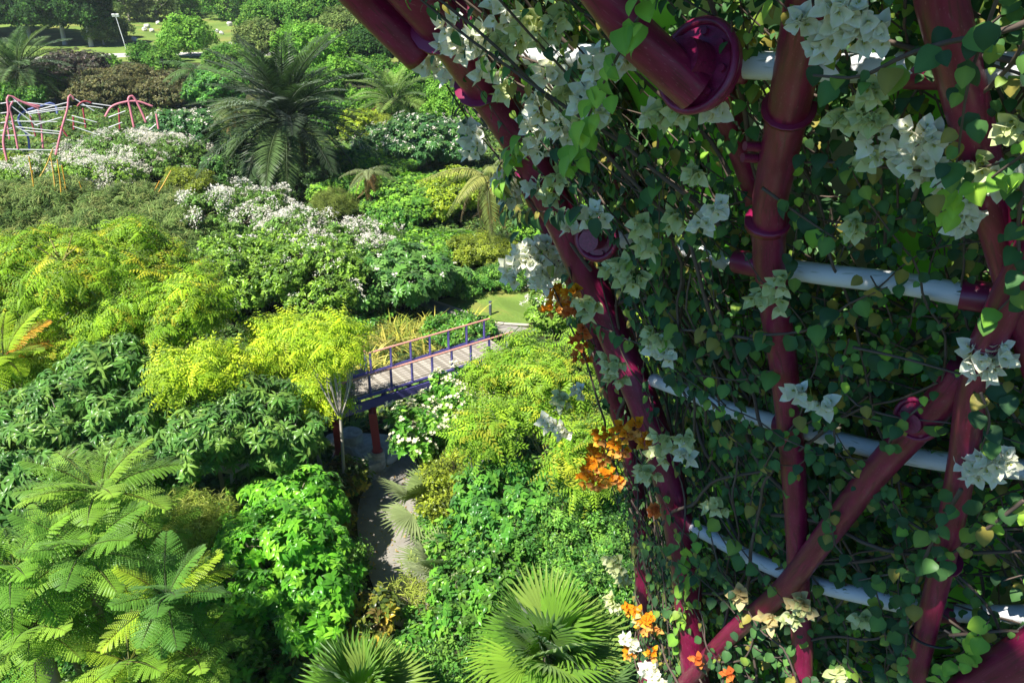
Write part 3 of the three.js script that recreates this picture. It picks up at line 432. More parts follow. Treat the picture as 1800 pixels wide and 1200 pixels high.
// ---------------------------------------------------------------- middle distance
const P = plant;
palm('date_palm', 30, 128, 6, 78, 'bushy palm at the foot of dark grove', { n: 40, e0: 1.5, e1: -0.6, cols: [0x4a7436, 0x587f3e, 0x6a8c46, 0x3c6430], old: 0.12 });
palm('date_palm', 502, 215, 7.5, 140, 'tall dark date palm with upright spiky fronds', { n: 80, e0: 1.55, e1: -1.2, pow: 1.5, cols: [0x345428, 0x40622f, 0x2a4622, 0x52753c], old: 0.07, mat: 'glossV' });
palm('feather_palm', 690, 178, 4, 88, 'arching feather palm above the white plumeria', { n: 24, kind: 'date', e0: 1.3, e1: -0.3, cols: [0x67903e, 0x7aa04a, 0x557f38], old: 0.08 });
palm('feather_palm', 342, 128, 6, 46, 'small drooping palm above brown hedge', { n: 18, kind: 'droop', e0: 1.1, e1: -0.5, cols: [0x4a7a38, 0x5d8a44] });
palm('feather_palm', 418, 198, 5.5, 62, 'shaggy palm with hanging straw fronds', { n: 22, kind: 'droop', e0: 1.0, e1: -1.1, cols: [0x6b7d3c, 0x7f8a48, 0x5a6f34], old: 0.5, bark: 'bark', tr: 0.35 });
palm('feather_palm', 650, 305, 4.5, 48, 'short palm in a grey straw skirt', { n: 20, kind: 'droop', e0: 0.9, e1: -1.3, cols: [0x8a9560, 0x77864f], old: 0.65 });
palm('feather_palm', 862, 318, 6.5, 88, 'big palm with straw fronds and orange fruit stalks', { n: 26, kind: 'droop', e0: 1.1, e1: -1.25, cols: [0x8f9a48, 0x7a8a3e, 0xa3a552], old: 0.45, fruit: true });
palm('feather_palm', 960, 250, 6, 80, 'palm seen through the gap beside the supertree rib', { n: 20, kind: 'date', cols: [0x67903e, 0x7aa04a] });
P('hedge', 'brown', 215, 150, 80, 34, 3.2, 'brownish olive clipped hedge mass behind the pink frame', 'hedge', { lobes: 12, flat: 0.9 });
P('hedge', 'brown', 300, 165, 42, 24, 2.6, 'lower end of the brown hedge by the small palm', 'hedge', { lobes: 7 });
P('shrub', 'bronze', 125, 132, 58, 46, 4.2, 'dark bronze leaved shrub beside brown hedge', 'shrub', { lobes: 9 });
P('shrub', 'bush', 92, 150, 34, 30, 3, 'green shrub in front of the bronze shrub', 'shrub', {});
P('shrub', 'bush', 20, 172, 50, 26, 2.5, 'green shrub behind the pink frame near edge', 'shrub', {});
P('tree', 'broadDark', 385, 158, 46, 40, 3.5, 'bright leafy tree behind the shaggy palm', 'tree', {});
P('tree', 'plumeria', 322, 235, 62, 88, 3.5, 'dark plumeria speckled white beside the pink frame', 'tree', { lobes: 12 });
P('shrub', 'vine', 440, 285, 40, 75, 3, 'vine covered dark column of leaves beside date palm trunk', 'shrub', { lobes: 10 });
P('shrub', 'vine', 545, 320, 36, 45, 2, 'dark shrub right of the date palm trunk', 'shrub', {});
P('shrub', 'vine', 478, 320, 34, 45, 2, 'dark shrub left of the date palm trunk', 'shrub', {});
P('shrub', 'lime', 632, 222, 34, 30, 2.4, 'yellow-green shrub under the feather palm', 'shrub', {});
P('shrub', 'roundBush', 672, 228, 34, 26, 2, 'olive yellow shrub beside the large plumeria', 'shrub', {});
P('shrub', 'bush', 592, 205, 40, 36, 2.6, 'green shrub between date palm and feather palm', 'shrub', {});
P('ivy_mound', 'ivy', 635, 290, 88, 46, 1.6, 'lime green ivy mound sloping below the yellow shrubs', 'ground cover', { lobes: 14, flat: 0.8 });
P('ivy_mound', 'ivy', 720, 345, 100, 48, 1.8, 'lime green ivy bank in front of the large plumeria', 'ground cover', { lobes: 14, flat: 0.8 });
P('ivy_mound', 'ivy', 590, 330, 50, 44, 1.4, 'ivy mound behind the olive cone shrub', 'ground cover', { lobes: 8, flat: 0.8 });
P('tree', 'plumeria', 745, 248, 92, 72, 3.2, 'large round plumeria covered in white blossom', 'tree', { lobes: 16, ky: 1 });
P('shrub', 'oliveDark', 587, 362, 36, 38, 1.6, 'olive cone shaped shrub in front of ivy mound', 'shrub', {});
P('shrub', 'lime', 790, 345, 62, 56, 2.2, 'bright yellow-green shrub beside straw palm', 'shrub', { lobes: 10 });
P('shrub', 'bush', 690, 385, 46, 30, 1.4, 'leafy shrub below the ivy bank', 'shrub', {});
P('ivy_mound', 'ivy', 770, 435, 90, 28, 0.9, 'low yellow-green ground cover above the small lawn', 'ground cover', { lobes: 10, flat: 0.8 });
P('shrub', 'roundBush', 850, 445, 60, 34, 1.2, 'pale lime shrub bank behind the clipped hedge', 'shrub', {});
P('hedge', 'smallGreen', 800, 500, 46, 16, 0.7, 'low clipped hedge along the back of small lawn', 'hedge', { lobes: 8 });
P('hedge', 'smallGreen', 880, 487, 46, 18, 0.8, 'end of the clipped hedge nearer the supertree', 'hedge', { lobes: 8 });
P('shrub', 'creeperWhite', 240, 272, 98, 44, 2.4, 'pale frothy white creeper behind the bamboo', 'climber', { lobes: 12, flat: 0.8 });
P('shrub', 'creeper', 150, 318, 78, 48, 2.2, 'green climber dotted with small white flowers near yellow culms', 'climber', { lobes: 10 });
P('shrub', 'creeper', 50, 325, 60, 50, 2.4, 'green flowering shrub left of the yellow culms', 'climber', { lobes: 8 });
P('shrub', 'plumeriaFew', 385, 300, 30, 34, 2, 'small plumeria beside the white creeper', 'tree', {});
P('shrub', 'roundBush', 330, 322, 36, 30, 1.7, 'rounded yellow-green shrub above the bamboo', 'shrub', {});
P('shrub', 'lime', 12, 288, 22, 14, 2.2, 'pale yellow flowering shrub at foot of the pink frame', 'shrub', {});
P('bamboo', 'bamboo', 70, 375, 110, 52, 3, 'dull green bamboo thicket below the yellow culms', 'bamboo', { lobes: 12 });
P('bamboo', 'bamboo', 215, 392, 100, 60, 3, 'dull green bamboo thicket in the middle of bank', 'bamboo', { lobes: 12 });
P('bamboo', 'bamboo', 320, 410, 70, 56, 3, 'dull green bamboo thicket next to the white creeper', 'bamboo', { lobes: 9 });
for (const [i, [x0, y0, x1, y1, l]] of [[50, 275, 62, 385, 'yellow bamboo culm nearest the pink frame'], [57, 300, 47, 365, 'short yellow culm beside the first one'], [88, 270, 98, 385, 'yellow culm with pale sheath'], [100, 280, 108, 390, 'tall yellow culm in the culm cluster'], [108, 290, 118, 385, 'slim yellow culm in the culm cluster'], [92, 262, 60, 330, 'leaning yellow culm crossing the cluster'], [138, 318, 150, 372, 'short yellow culm right of the cluster'], [280, 318, 248, 368, 'arching yellow culm above the bamboo thicket'], [300, 300, 255, 370, 'second arching yellow culm over thicket']].entries()) {
  const b = gp(x1, y1, 3.2), top = zp(x0, y0, b.z), base = V(b.x + (b.x - top.x) * 0.5, 0, b.z), g = thing('bamboo_culm', l, 'bamboo', base, 'yellow bamboo culms');
  part('culm', tube([V(0, 0, 0), b.clone().sub(base), b.clone().lerp(top, 0.55).sub(base).add(V(0.12, 0, 0)), top.clone().sub(base)], 0.09, 0.045, 36, 7, true, (t) => lerp(0.09, 0.045, t) * (Math.round(t * 36) % 4 ? 1 : 1.22)), new THREE.MeshStandardMaterial({ color: C([0xd8a83a, 0xc9962e, 0xe0b85a][i % 3]), roughness: 0.5 }), g);
}

// pink pergola frame
{
  const D = 104, p0 = gp(120, 262, 0), g = thing('pergola_frame', 'pink and blue tube frame tied with white rods among shrubs', 'pergola', V(p0.x, 0, p0.z)), L = (pts, dz = 0) => pts.map(([x, y]) => { const q = atDist(x, y, D + dz).sub(g.position); return q; });
  const arch = (pts, m, r, dz = 0, n = 'arch_tube') => part(n, tube(L(pts, dz), r * 0.85, r * 0.85, 24, 7), m, g);
  arch([[12, 285], [5, 248], [14, 195], [12, 172], [17, 167], [24, 172], [40, 180], [66, 190]], M.pink, 0.15); arch([[31, 262], [20, 205], [16, 190], [22, 178]], M.pink, 0.13);
  arch([[16, 245], [10, 205]], M.pink, 0.12, 4); arch([[66, 190], [72, 225], [75, 262]], M.pink, 0.13, 1); arch([[30, 177], [70, 187]], M.pink, 0.12);
  arch([[51, 265], [48, 240], [35, 220], [31, 208], [40, 197], [75, 185], [88, 181], [97, 186], [100, 200]], M.blueTube, 0.14, 0.6);
  arch([[97, 272], [108, 225], [118, 190], [121, 168], [124, 167], [130, 175]], M.pink, 0.14); arch([[105, 222], [118, 240]], M.redPost, 0.12); arch([[128, 205], [129, 228]], M.redPost, 0.12, 2); arch([[135, 187], [142, 180], [150, 178], [160, 181]], M.redPost, 0.12); arch([[145, 190], [150, 225]], M.redPost, 0.12, 2); arch([[52, 203], [62, 240]], M.redPost, 0.1, 3);
  arch([[235, 224], [228, 190], [225, 173], [230, 168], [236, 173], [250, 200], [256, 215]], M.pink, 0.16); arch([[184, 205], [195, 188], [215, 180], [240, 178], [268, 187]], M.pink, 0.14); arch([[208, 190], [210, 228]], M.redPost, 0.12, 2); arch([[274, 200], [278, 227]], M.pink, 0.14);
  const rods = [[0, 182, 24, 178], [0, 199, 15, 197], [18, 168, 55, 205], [16, 184, 66, 222], [24, 178, 100, 186], [45, 198, 118, 180], [45, 198, 125, 187], [50, 200, 112, 192], [122, 168, 165, 195], [30, 213, 100, 214], [60, 220, 108, 206], [15, 215, 58, 240], [0, 216, 30, 212], [0, 230, 20, 225], [22, 222, 110, 232], [38, 229, 110, 236], [125, 203, 170, 215], [112, 209, 150, 218], [150, 180, 200, 187], [190, 206, 220, 195], [190, 224, 214, 215], [140, 184, 180, 190], [262, 228, 274, 218], [128, 222, 175, 238], [0, 238, 60, 238], [0, 262, 100, 264]];
  for (const [a, b, c, d] of rods) part('tie_rod', tube(L([[a, b], [c, d]]), 0.055, 0.055, 1, 6), M.whiteRod, g);
  for (const [x, y] of [[40, 275], [100, 275], [160, 270], [220, 262], [270, 250]]) { const t = gp(x, y, 0).sub(g.position); part('footing', new THREE.CylinderGeometry(0.25, 0.35, 0.9, 10), M.concrete, g).position.set(t.x, 0.45, t.z); }
}

// ---------------------------------------------------------------- flowering bank, plumeria, reeds
P('climber', 'creeperWhite', 415, 378, 86, 40, 4, 'frothy white blossom crest beside the bamboo', 'climber', { lobes: 10, flat: 0.8 });
P('climber', 'creeperWhite', 520, 410, 60, 30, 4, 'white blossom tuft right of the blossom crest', 'climber', { lobes: 7, flat: 0.8, density: 1 });
P('climber', 'creeperWhite', 625, 430, 70, 34, 3.6, 'pale blossom mound behind the small plumeria', 'climber', { lobes: 8, flat: 0.8 });
P('climber', 'creeperGreen', 445, 478, 100, 74, 3, 'tall glossy green climber bank under the blossom crest', 'climber', { lobes: 14 });
P('climber', 'creeperGreen', 560, 490, 95, 66, 3, 'glossy green climber bank left of the small plumeria', 'climber', { lobes: 12 });
P('climber', 'creeper', 530, 452, 60, 36, 4, 'white flecked climber crest in the middle bank', 'climber', { lobes: 8 });
P('tree', 'plumeriaFew', 695, 486, 98, 56, 2.4, 'spreading plumeria with few white flowers by small lawn', 'tree', { lobes: 14 });
P('shrub', 'bush', 800, 582, 62, 26, 0.8, 'green shrub below the plumeria beside the side path', 'shrub', { lobes: 7 });
P('shrub', 'bush', 600, 560, 70, 30, 0.8, 'leafy undergrowth beneath the climber bank', 'shrub', { lobes: 7 });
function grassClump(px, py, n, spread, label, cols, s = 1, o = {}) {
  const c = gp(px, py, 0.5), r = mulberry(seedN += 7), g = thing('grass_clump', label, 'grass', V(c.x, 0, c.z), 'ornamental grass clumps'), k = { cols };
  for (const v of [0, 1]) { const ms = [], cs = []; for (let j = 0; j < n / 2; j++) { const a = r() * 6.283, q = Math.sqrt(r()) * spread; ms.push(upMat(V(Math.cos(a) * q * (o.wide ?? 1), 0, Math.sin(a) * q), V((r() - 0.5) * 0.4, 1, (r() - 0.5) * 0.4).normalize(), r() * 6.28, s * (0.7 + r() * 0.6))); cs.push(pickCol(k, r)); } instanced('foliage', SPRAY['grass' + v].geo, M.leaf, ms, cs, g); }
}
const grassY = [0xa8b03a, 0x8fa034, 0xc2bf4a, 0x7d9430, 0xd2c65a];
grassClump(665, 590, 70, 2.0, 'tall yellow-green grass behind the bridge bay', grassY, 1.3); grassClump(715, 588, 80, 2.0, 'tall grass behind the middle of bridge rail', grassY, 1.4); grassClump(760, 598, 60, 1.8, 'tall grass behind the far bridge posts', grassY, 1.3); grassClump(838, 580, 16, 0.7, 'spiky lime strap leaves at the bridge end', [0xb2be34, 0x98ac30, 0xccc84a], 1.7); grassClump(610, 575, 60, 2.2, 'dark grass under the climber bank', [0x5c7a30, 0x6f8a38, 0x4b6a2a], 1.2); grassClump(640, 640, 50, 1.5, 'pale yellow grass at the bridge junction', [0xd6cf62, 0xc4c04c, 0xe2d878], 1.1);

// ---------------------------------------------------------------- footbridge
{
  const DH = 4.4, RH = 1.08, g = thing('footbridge', 'purple footbridge with plank deck and salmon handrails over the path', 'footbridge', gp(655, 720, 0).setY(0)), O = g.position, at = (x, y, h) => gp(x, y, h).sub(O);
  const nA = at(659, 693, DH), nB = at(697, 681, DH), dir = nB.clone().sub(nA).setY(0).normalize(), side = V(dir.z, 0, -dir.x); if (side.z > 0) side.negate();
  const fr = at(672, 651, DH), wid = Math.max(1.6, Math.min(3.2, fr.clone().sub(nA).dot(side))), s0 = at(560, 724, DH).sub(nA).dot(dir), s1 = at(900, 617, DH).sub(nA).dot(dir);
  const pt = (s, w, y) => nA.clone().addScaledVector(dir, s).addScaledVector(side, w).setY(y), ang = Math.atan2(-dir.z, dir.x);
  const box = (n, s, w, y, ls, lw, ly, m, rotY = ang) => { const b = part(n, new THREE.BoxGeometry(ls, ly, lw), m, g); b.position.copy(pt(s, w, y)); b.rotation.y = rotY; return b; };
  const n = Math.floor((s1 - s0) / 0.155); const plankG = new THREE.BoxGeometry(0.14, 0.05, wid);
  for (let k = 0; k < Math.min(n, 290); k++) { const b = part('plank', plankG, deckMats[(k * 7 + (k >> 2)) % 4], g); b.position.copy(pt(s0 + k * 0.155, wid / 2, DH - 0.025 + ((k * 5) % 3) * 0.002)); b.rotation.y = ang; }
  for (const w of [-0.08, wid + 0.08]) { box('girder', (s0 + s1) / 2, w, DH - 0.36, s1 - s0, 0.14, 0.42, M.purple); box('kerb_rail', (s0 + s1) / 2, w, DH + 0.06, s1 - s0, 0.1, 0.1, M.purple); }
  for (let k = 0; k < 8; k++) box('cross_beam', lerp(s0, s1, (k + 0.5) / 8), wid / 2, DH - 0.2, 0.12, wid, 0.2, M.purple);
  const gap = nB.clone().sub(nA).length();
  const rail = (w, sa, sb) => { part('handrail', tube([pt(sa, w, DH + RH), pt(sb, w, DH + RH)], 0.05, 0.05, 1, 8), M.salmon, g); part('bottom_rail', tube([pt(sa, w, DH + 0.22), pt(sb, w, DH + 0.22)], 0.018, 0.018, 1, 6), M.black, g); };
  rail(-0.06, s0, s1); rail(wid + 0.06, 0.6, s1);
  const postG = new THREE.BoxGeometry(0.075, RH, 0.11);
  const wire = (w, a, b) => { const q = new GB(); for (let y = 0.36; y < RH - 0.1; y += 0.13) q.add(tubeRaw([pt(a, w, DH + y), pt(b, w, DH + y)], 0.005, 0.005, 1, 4, false)); part('cables', q.build(), M.black, g).userData.kind = 'stuff'; };
  for (let s = s0 + 0.3, k = 0; s < s1; s += gap * 0.98, k++) for (const w of [-0.06, wid + 0.06]) { if (w > 0 && s < 0.6) continue; const p = part('post', postG, M.purple, g); p.position.copy(pt(s, w, DH + RH / 2)); p.rotation.y = ang; wire(w, s, Math.min(s1, s + gap * 0.98)); }
  // bay and joining arm
  const b0 = pt(0.6, wid + 0.06, DH), b1 = at(643, 644, DH), b2 = at(634, 647, DH), b3 = at(560, 668, DH);
  part('bay_deck', slab([pt(0.6, wid, 0), b1.clone().addScaledVector(side, -0.05), b2, b3, pt(s0, wid, 0)], DH - 0.12, DH - 0.04), deckMats[1], g);
  for (const [a, b] of [[b0, b1], [b1, b2], [at(603, 657, DH), at(560, 668, DH)]]) { part('handrail', tube([a.clone().setY(DH + RH), b.clone().setY(DH + RH)], 0.05, 0.05, 1, 8), M.salmon, g); for (const t of [0.05, 0.5, 0.95]) { const q = part('post', postG, M.purple, g); q.position.copy(a.clone().lerp(b, t).setY(DH + RH / 2)); } }
  // leaning I-section columns on white piles
  for (const [x0, y0, x1, y1] of [[654, 722, 663, 792], [590, 740, 596, 800]]) {
    const top = at(x0, y0, DH - 0.6), foot = at(x1, y1, 0.9), d = top.clone().sub(foot), len = d.length(), sh = new THREE.Shape(); for (const [a, b] of [[-0.17, -0.2], [0.17, -0.2], [0.17, -0.15], [0.03, -0.15], [0.03, 0.15], [0.17, 0.15], [0.17, 0.2], [-0.17, 0.2], [-0.17, 0.15], [-0.03, 0.15], [-0.03, -0.15], [-0.17, -0.15]]) sh.lineTo(a, b);
    const m = part('column', new THREE.ExtrudeGeometry(sh, { depth: len, bevelEnabled: false }), M.redPost, g); m.applyMatrix4(mat4(foot, d));
    const pile = part('pile', new THREE.CylinderGeometry(0.34, 0.4, 1.0, 14), M.concrete, g); pile.position.copy(foot).setY(0.4); part('pile_cap', new THREE.CylinderGeometry(0.22, 0.28, 0.14, 12).translate(0, 0.56, 0), M.redPost, pile);
  }
}
// curved low wall, drum seat and pale paving by the bridge column
{
  const wall = smoothPts([[585, 775], [605, 783], [628, 790], [645, 803], [660, 822]].map(([x, y]) => gp(x, y, 0.3)), 24), out = [], inn = [];
  wall.forEach((p, k) => { const q = wall[Math.min(k + 1, wall.length - 1)], z = wall[Math.max(k - 1, 0)], t = q.clone().sub(z).setY(0).normalize(), nn = V(-t.z, 0, t.x); out.push(p.clone().addScaledVector(nn, 0.28)); inn.push(p.clone().addScaledVector(nn, -0.28)); });
  const t = thing('low_wall', 'curved pale concrete low wall beside the bridge column', 'wall'); part('wall_body', slab([...out, ...inn.reverse()], 0, 0.5, 2), M.concrete, t);
  const c = gp(616, 775, 0.4), d = thing('drum_seat', 'round pale concrete drum next to the low wall', 'seat', V(c.x, 0, c.z)); part('drum', new THREE.LatheGeometry([[0, 0.92], [0.56, 0.92], [0.62, 0.86], [0.64, 0.1], [0.6, 0], [0, 0]].map(([a, b]) => new THREE.Vector2(a, b)), 28), M.concrete, d);
  structure('paving', flat(smoothPts([[575, 765], [640, 762], [700, 770], [700, 800], [672, 835], [655, 845], [600, 815]].map(([x, y]) => gp(x, y, 0)), 50, true), 0.03, 3), M.concrete, 'pale concrete paving beneath the footbridge');
  const st = gp(690, 805, 0.2); const s = part(numbered('white_stone'), new THREE.IcosahedronGeometry(0.28, 2).scale(0.7, 0.9, 1.8), M.rock, scene); s.position.set(st.x, 0.2, st.z); s.rotation.y = -0.5; s.userData = { label: 'small white stone lying on the path by the column', category: 'stone' };
}
{ const b = gp(862, 553, 0.1), g = thing('bollard_light', 'dark grey cylindrical bollard light on the lawn edge', 'bollard', V(b.x, 0.1, b.z)); part('post', new THREE.CylinderGeometry(0.1, 0.1, 0.78, 16).translate(0, 0.39, 0), new THREE.MeshStandardMaterial({ color: C(0x4d5560), roughness: 0.5 }), g); part('lens', new THREE.CylinderGeometry(0.085, 0.085, 0.1, 16).translate(0, 0.83, 0), M.whiteRod, g); part('cap', new THREE.CylinderGeometry(0.11, 0.11, 0.12, 16).translate(0, 0.94, 0), new THREE.MeshStandardMaterial({ color: C(0x4d5560), roughness: 0.5 }), g); }

// ---------------------------------------------------------------- near trees
P('tree', 'yellow', 215, 492, 130, 88, 9, 'broad yellow-green feathery tree below the bamboo', 'tree', { lobes: 16, group: G.yel });
P('tree', 'yellow', 50, 500, 90, 82, 9, 'yellow-green feathery tree cut by the edge below bamboo', 'tree', { lobes: 11, group: G.yel });
P('tree', 'yellow', 330, 548, 72, 70, 8.5, 'yellow-green feathery tree next to the glossy climber bank', 'tree', { lobes: 9, group: G.yel });
P('tree', 'yellow', 150, 590, 110, 48, 7, 'lower yellow-green foliage tree around the thin trunks', 'tree', { lobes: 9, group: G.yel });
P('tree', 'yellowBright', 578, 608, 58, 50, 8, 'bright chartreuse tree leaning over the bridge', 'tree', { lobes: 9, group: G.yel });
P('tree', 'yellowBright', 495, 610, 62, 62, 6.6, 'bright chartreuse tree with upright tips left of the bridge', 'tree', { lobes: 9, group: G.yel });
P('tree', 'yellowBright', 548, 695, 70, 56, 4.8, 'bright chartreuse tree before the bridge column', 'tree', { lobes: 9, group: G.yel });
P('tree', 'yellowBright', 350, 650, 70, 36, 7.5, 'bright chartreuse tree behind the dark glossy trees', 'tree', { lobes: 7, group: G.yel });
P('tree', 'yellowMid', 905, 660, 74, 78, 7, 'yellow-green feathery tree right of the footbridge', 'tree', { lobes: 11, group: G.yel });
P('tree', 'yellowMid', 965, 700, 70, 90, 7, 'yellow-green feathery tree nearest the supertree blooms', 'tree', { lobes: 10, group: G.yel });
P('tree', 'yellowMid', 850, 755, 66, 50, 6.5, 'yellow-green feathery tree above the clipped round bush', 'tree', { lobes: 9, group: G.yel });
P('tree', 'yellowMid', 1050, 800, 80, 90, 6, 'yellow-green tree behind the orange blooms', 'tree', { lobes: 9, group: G.yel });
P('climber', 'creeper', 985, 545, 56, 42, 4.5, 'white flowered climber beside the orange blooms', 'climber', { lobes: 9 });
P('climber', 'jasmine', 815, 704, 64, 46, 4.0, 'white flowered climber hanging over the bridge end', 'climber', { lobes: 10 });
P('climber', 'jasmine', 742, 762, 56, 54, 3.6, 'cream flowered climber tumbling beside the bridge column', 'climber', { lobes: 9 });
P('climber', 'jasmine', 622, 838, 24, 20, 0.7, 'small cream flowered shrub at the wall foot', 'shrub', {});
P('tree', 'mango', 400, 748, 124, 84, 5.2, 'dark glossy tree in the middle of the dark trees', 'tree', { lobes: 16, group: G.mango, parts: 12, size: 0.82 });
P('tree', 'mango', 490, 778, 64, 62, 3.6, 'dark glossy tree left of the garden path', 'tree', { lobes: 10, group: G.mango, parts: 8, size: 0.82 });
P('tree', 'mango', 80, 768, 112, 84, 5.6, 'dark glossy tree cut by the edge below the tree ferns', 'tree', { lobes: 13, group: G.mango, parts: 12, size: 0.82 });
P('tree', 'mango', 240, 762, 92, 82, 5.2, 'dark glossy tree behind the feathery fronds', 'tree', { lobes: 11, group: G.mango, parts: 8, size: 0.82 });
P('tree', 'mango', 205, 650, 72, 50, 7, 'dark bluish tree behind the thin grey trunk', 'tree', { lobes: 9, group: G.mango });
P('tree', 'mango', 20, 905, 70, 70, 4, 'dark glossy tree in the shade under the fronds', 'tree', { lobes: 8, group: G.mango });
P('tree', 'broad', 520, 892, 88, 62, 2.7, 'bright green broadleaf tree beside the path, upper crown', 'tree', { lobes: 12, parts: 22, size: 0.8 });
P('tree', 'broad', 495, 1010, 124, 96, 3.3, 'bright green broadleaf tree beside the path, lower crown', 'tree', { lobes: 14, parts: 24, size: 0.8 });
P('shrub', 'olive', 330, 925, 62, 40, 4, 'pale twiggy shrub behind the bright broadleaf tree', 'shrub', { lobes: 7 });
P('shrub', 'roundBush', 790, 862, 54, 60, 2, 'round clipped yellow-green bush beside the path', 'shrub', { lobes: 9, ky: 1.1 });
P('shrub', 'croton', 600, 848, 40, 38, 1.2, 'bronze and yellow shrub on the near side of low wall', 'shrub', { lobes: 7 });
P('shrub', 'croton', 596, 912, 26, 34, 0.9, 'bronze shrub next to the path fan palm', 'shrub', { lobes: 6 });
P('shrub', 'croton', 645, 1098, 52, 46, 1.8, 'yellow tipped croton shrub above the near fan palm', 'shrub', { lobes: 8, parts: 12 });
P('shrub', 'smallGreen', 618, 990, 28, 48, 0.7, 'low green border plants along the path edge', 'shrub', { lobes: 6 });
P('shrub', 'smallGreen', 758, 925, 28, 44, 0.8, 'green border shrub right of the path', 'shrub', { lobes: 6 });
P('shrub', 'broadDark', 880, 870, 86, 72, 4, 'glossy green shrub tree right of the round bush', 'tree', { lobes: 12, size: 0.72, parts: 16 });
P('shrub', 'smallGreen', 1005, 925, 92, 72, 3.4, 'pale flowered green shrub beside the vine wall', 'shrub', { lobes: 12 });
P('shrub', 'bush', 850, 955, 80, 60, 2.4, 'deep green shrub behind the large fan palm', 'shrub', { lobes: 10 });
P('shrub', 'bush', 830, 1055, 72, 60, 1.8, 'leafy green shrub left of the large fan palm', 'shrub', { lobes: 9 });
P('shrub', 'bush', 760, 1110, 54, 60, 1, 'low green shrub over the path between fan palms', 'shrub', { lobes: 7, density: 0.7 });
P('shrub', 'olive', 735, 1045, 50, 34, 1.2, 'pale wispy shrub leaning across the path', 'shrub', { lobes: 5, density: 0.5 });
P('shrub', 'bush', 940, 1020, 70, 40, 1.6, 'leafy shrub in the gap behind the large fan palm', 'shrub', { lobes: 7 });
P('shrub', 'bush', 400, 1150, 110, 60, 1.6, 'leafy undergrowth below the bright broadleaf tree', 'shrub', { lobes: 8 });
P('shrub', 'bush', 60, 1130, 120, 70, 2, 'leafy undergrowth beneath the feathery trees', 'shrub', { lobes: 8 });
P('shrub', 'bush', 220, 1150, 110, 60, 2.2, 'green undergrowth between the feathery tree trunks', 'shrub', { lobes: 9 });
P('shrub', 'bush', 240, 900, 90, 50, 2.5, 'leafy undergrowth behind the upper feathery tree', 'shrub', { lobes: 7 });
P('shrub', 'smallGreen', 1050, 1050, 80, 80, 3, 'green shrub at the foot of the vine wall', 'shrub', { lobes: 9 });
P('shrub', 'bush', 705, 1150, 46, 44, 1.2, 'leafy green shrub right of the bottom edge fan palm', 'shrub', {});
P('shrub', 'smallGreen', 790, 1175, 60, 44, 1.2, 'fine leaved shrub between the two near fan palms', 'shrub', {});
P('shrub', 'croton', 545, 1160, 50, 44, 1.4, 'yellowish croton shrub left of the bottom edge fan palm', 'shrub', {});
P('shrub', 'bush', 300, 990, 60, 50, 2.5, 'green shrub between feathery trees and broadleaf tree', 'shrub', {});
P('shrub', 'bush', 460, 880, 60, 40, 2, 'green undergrowth behind the bright broadleaf tree', 'shrub', { lobes: 6 });
P('tree', 'yellowMid', 1150, 560, 120, 90, 7, 'yellow-green tree glimpsed through the vine wall', 'tree', { lobes: 10 });
P('tree', 'broadDark', 1130, 420, 100, 80, 6, 'green tree glimpsed behind the white bracts', 'tree', { lobes: 9 });
P('shrub', 'ivy', 1000, 400, 90, 60, 2.5, 'sunlit lime shrub behind the supertree rib', 'shrub', { lobes: 9 });

// feathery trees (big divided fronds on thin trunks)
const fernCols = [0x72a62a, 0x82b234, 0x609426, 0x98c03a], fernOpt = { kind: 'fern', category: 'tree', group: G.fern, bark: 'barkOlive', mat: 'leafV' };
palm('feathery_tree', 175, 868, 8, 110, 'feathery tree with the highest fronds before the dark trees', { ...fernOpt, n: 26, e0: 1.0, e1: -0.35, cols: fernCols, tr: 0.12 });
palm('feathery_tree', 145, 975, 7.5, 105, 'feathery tree on the straight olive trunk', { ...fernOpt, n: 26, e0: 1.05, e1: -0.4, cols: [0x66a02a, 0x7bb034, 0x558e26], tr: 0.13 });
palm('feathery_tree', 292, 1055, 6.5, 96, 'feathery tree with yellow new fronds near the broadleaf tree', { ...fernOpt, n: 26, e0: 1.25, e1: -0.35, cols: [0x4f8a2c, 0x5f9a34, 0xa8c626, 0x478028], tr: 0.11 });
palm('feathery_tree', 25, 1000, 7.5, 101, 'feathery tree reaching in from the edge', { ...fernOpt, n: 24, e0: 1.0, e1: -0.35, cols: [0x72b02c, 0x82be34, 0x5e9a28], tr: 0.12 });
palm('feathery_tree', 60, 1110, 6, 90, 'lowest feathery tree above a stout pale trunk', { ...fernOpt, n: 22, e0: 0.9, e1: -0.5, cols: fernCols, tr: 0.28, bark: 'bark' });
palm('feathery_tree', 340, 1160, 4.5, 77, 'small feathery tree at the bottom of the view', { ...fernOpt, n: 22, e0: 0.9, e1: -0.4, cols: fernCols, tr: 0.1 });
palm('feathery_tree', 235, 945, 6, 92, 'feathery tree in the gap below the pale twiggy shrub', { ...fernOpt, n: 20, e0: 1.05, e1: -0.4, cols: [0x6c9e28, 0x7cac30, 0x8cb838], tr: 0.1 });
palm('feathery_tree', 105, 1075, 5.5, 96, 'feathery tree between the two lowest trunks', { ...fernOpt, n: 20, e0: 0.95, e1: -0.4, cols: fernCols, tr: 0.1 });
palm('feathery_tree', 225, 1165, 5, 88, 'feathery tree at the bottom edge beside the olive trunk', { ...fernOpt, n: 18, e0: 1.0, e1: -0.4, cols: [0x74a82a, 0x86b634, 0xa0c02c], tr: 0.1 });
palm('feathery_tree', 5, 630, 7.5, 79, 'lime feathery tree with orange old fronds', { ...fernOpt, n: 24, e0: 1.2, e1: -0.35, cols: [0x98c41c, 0xa8ce26, 0xd6a02a, 0x88b41c], tr: 0.1, bark: 'barkDark' });
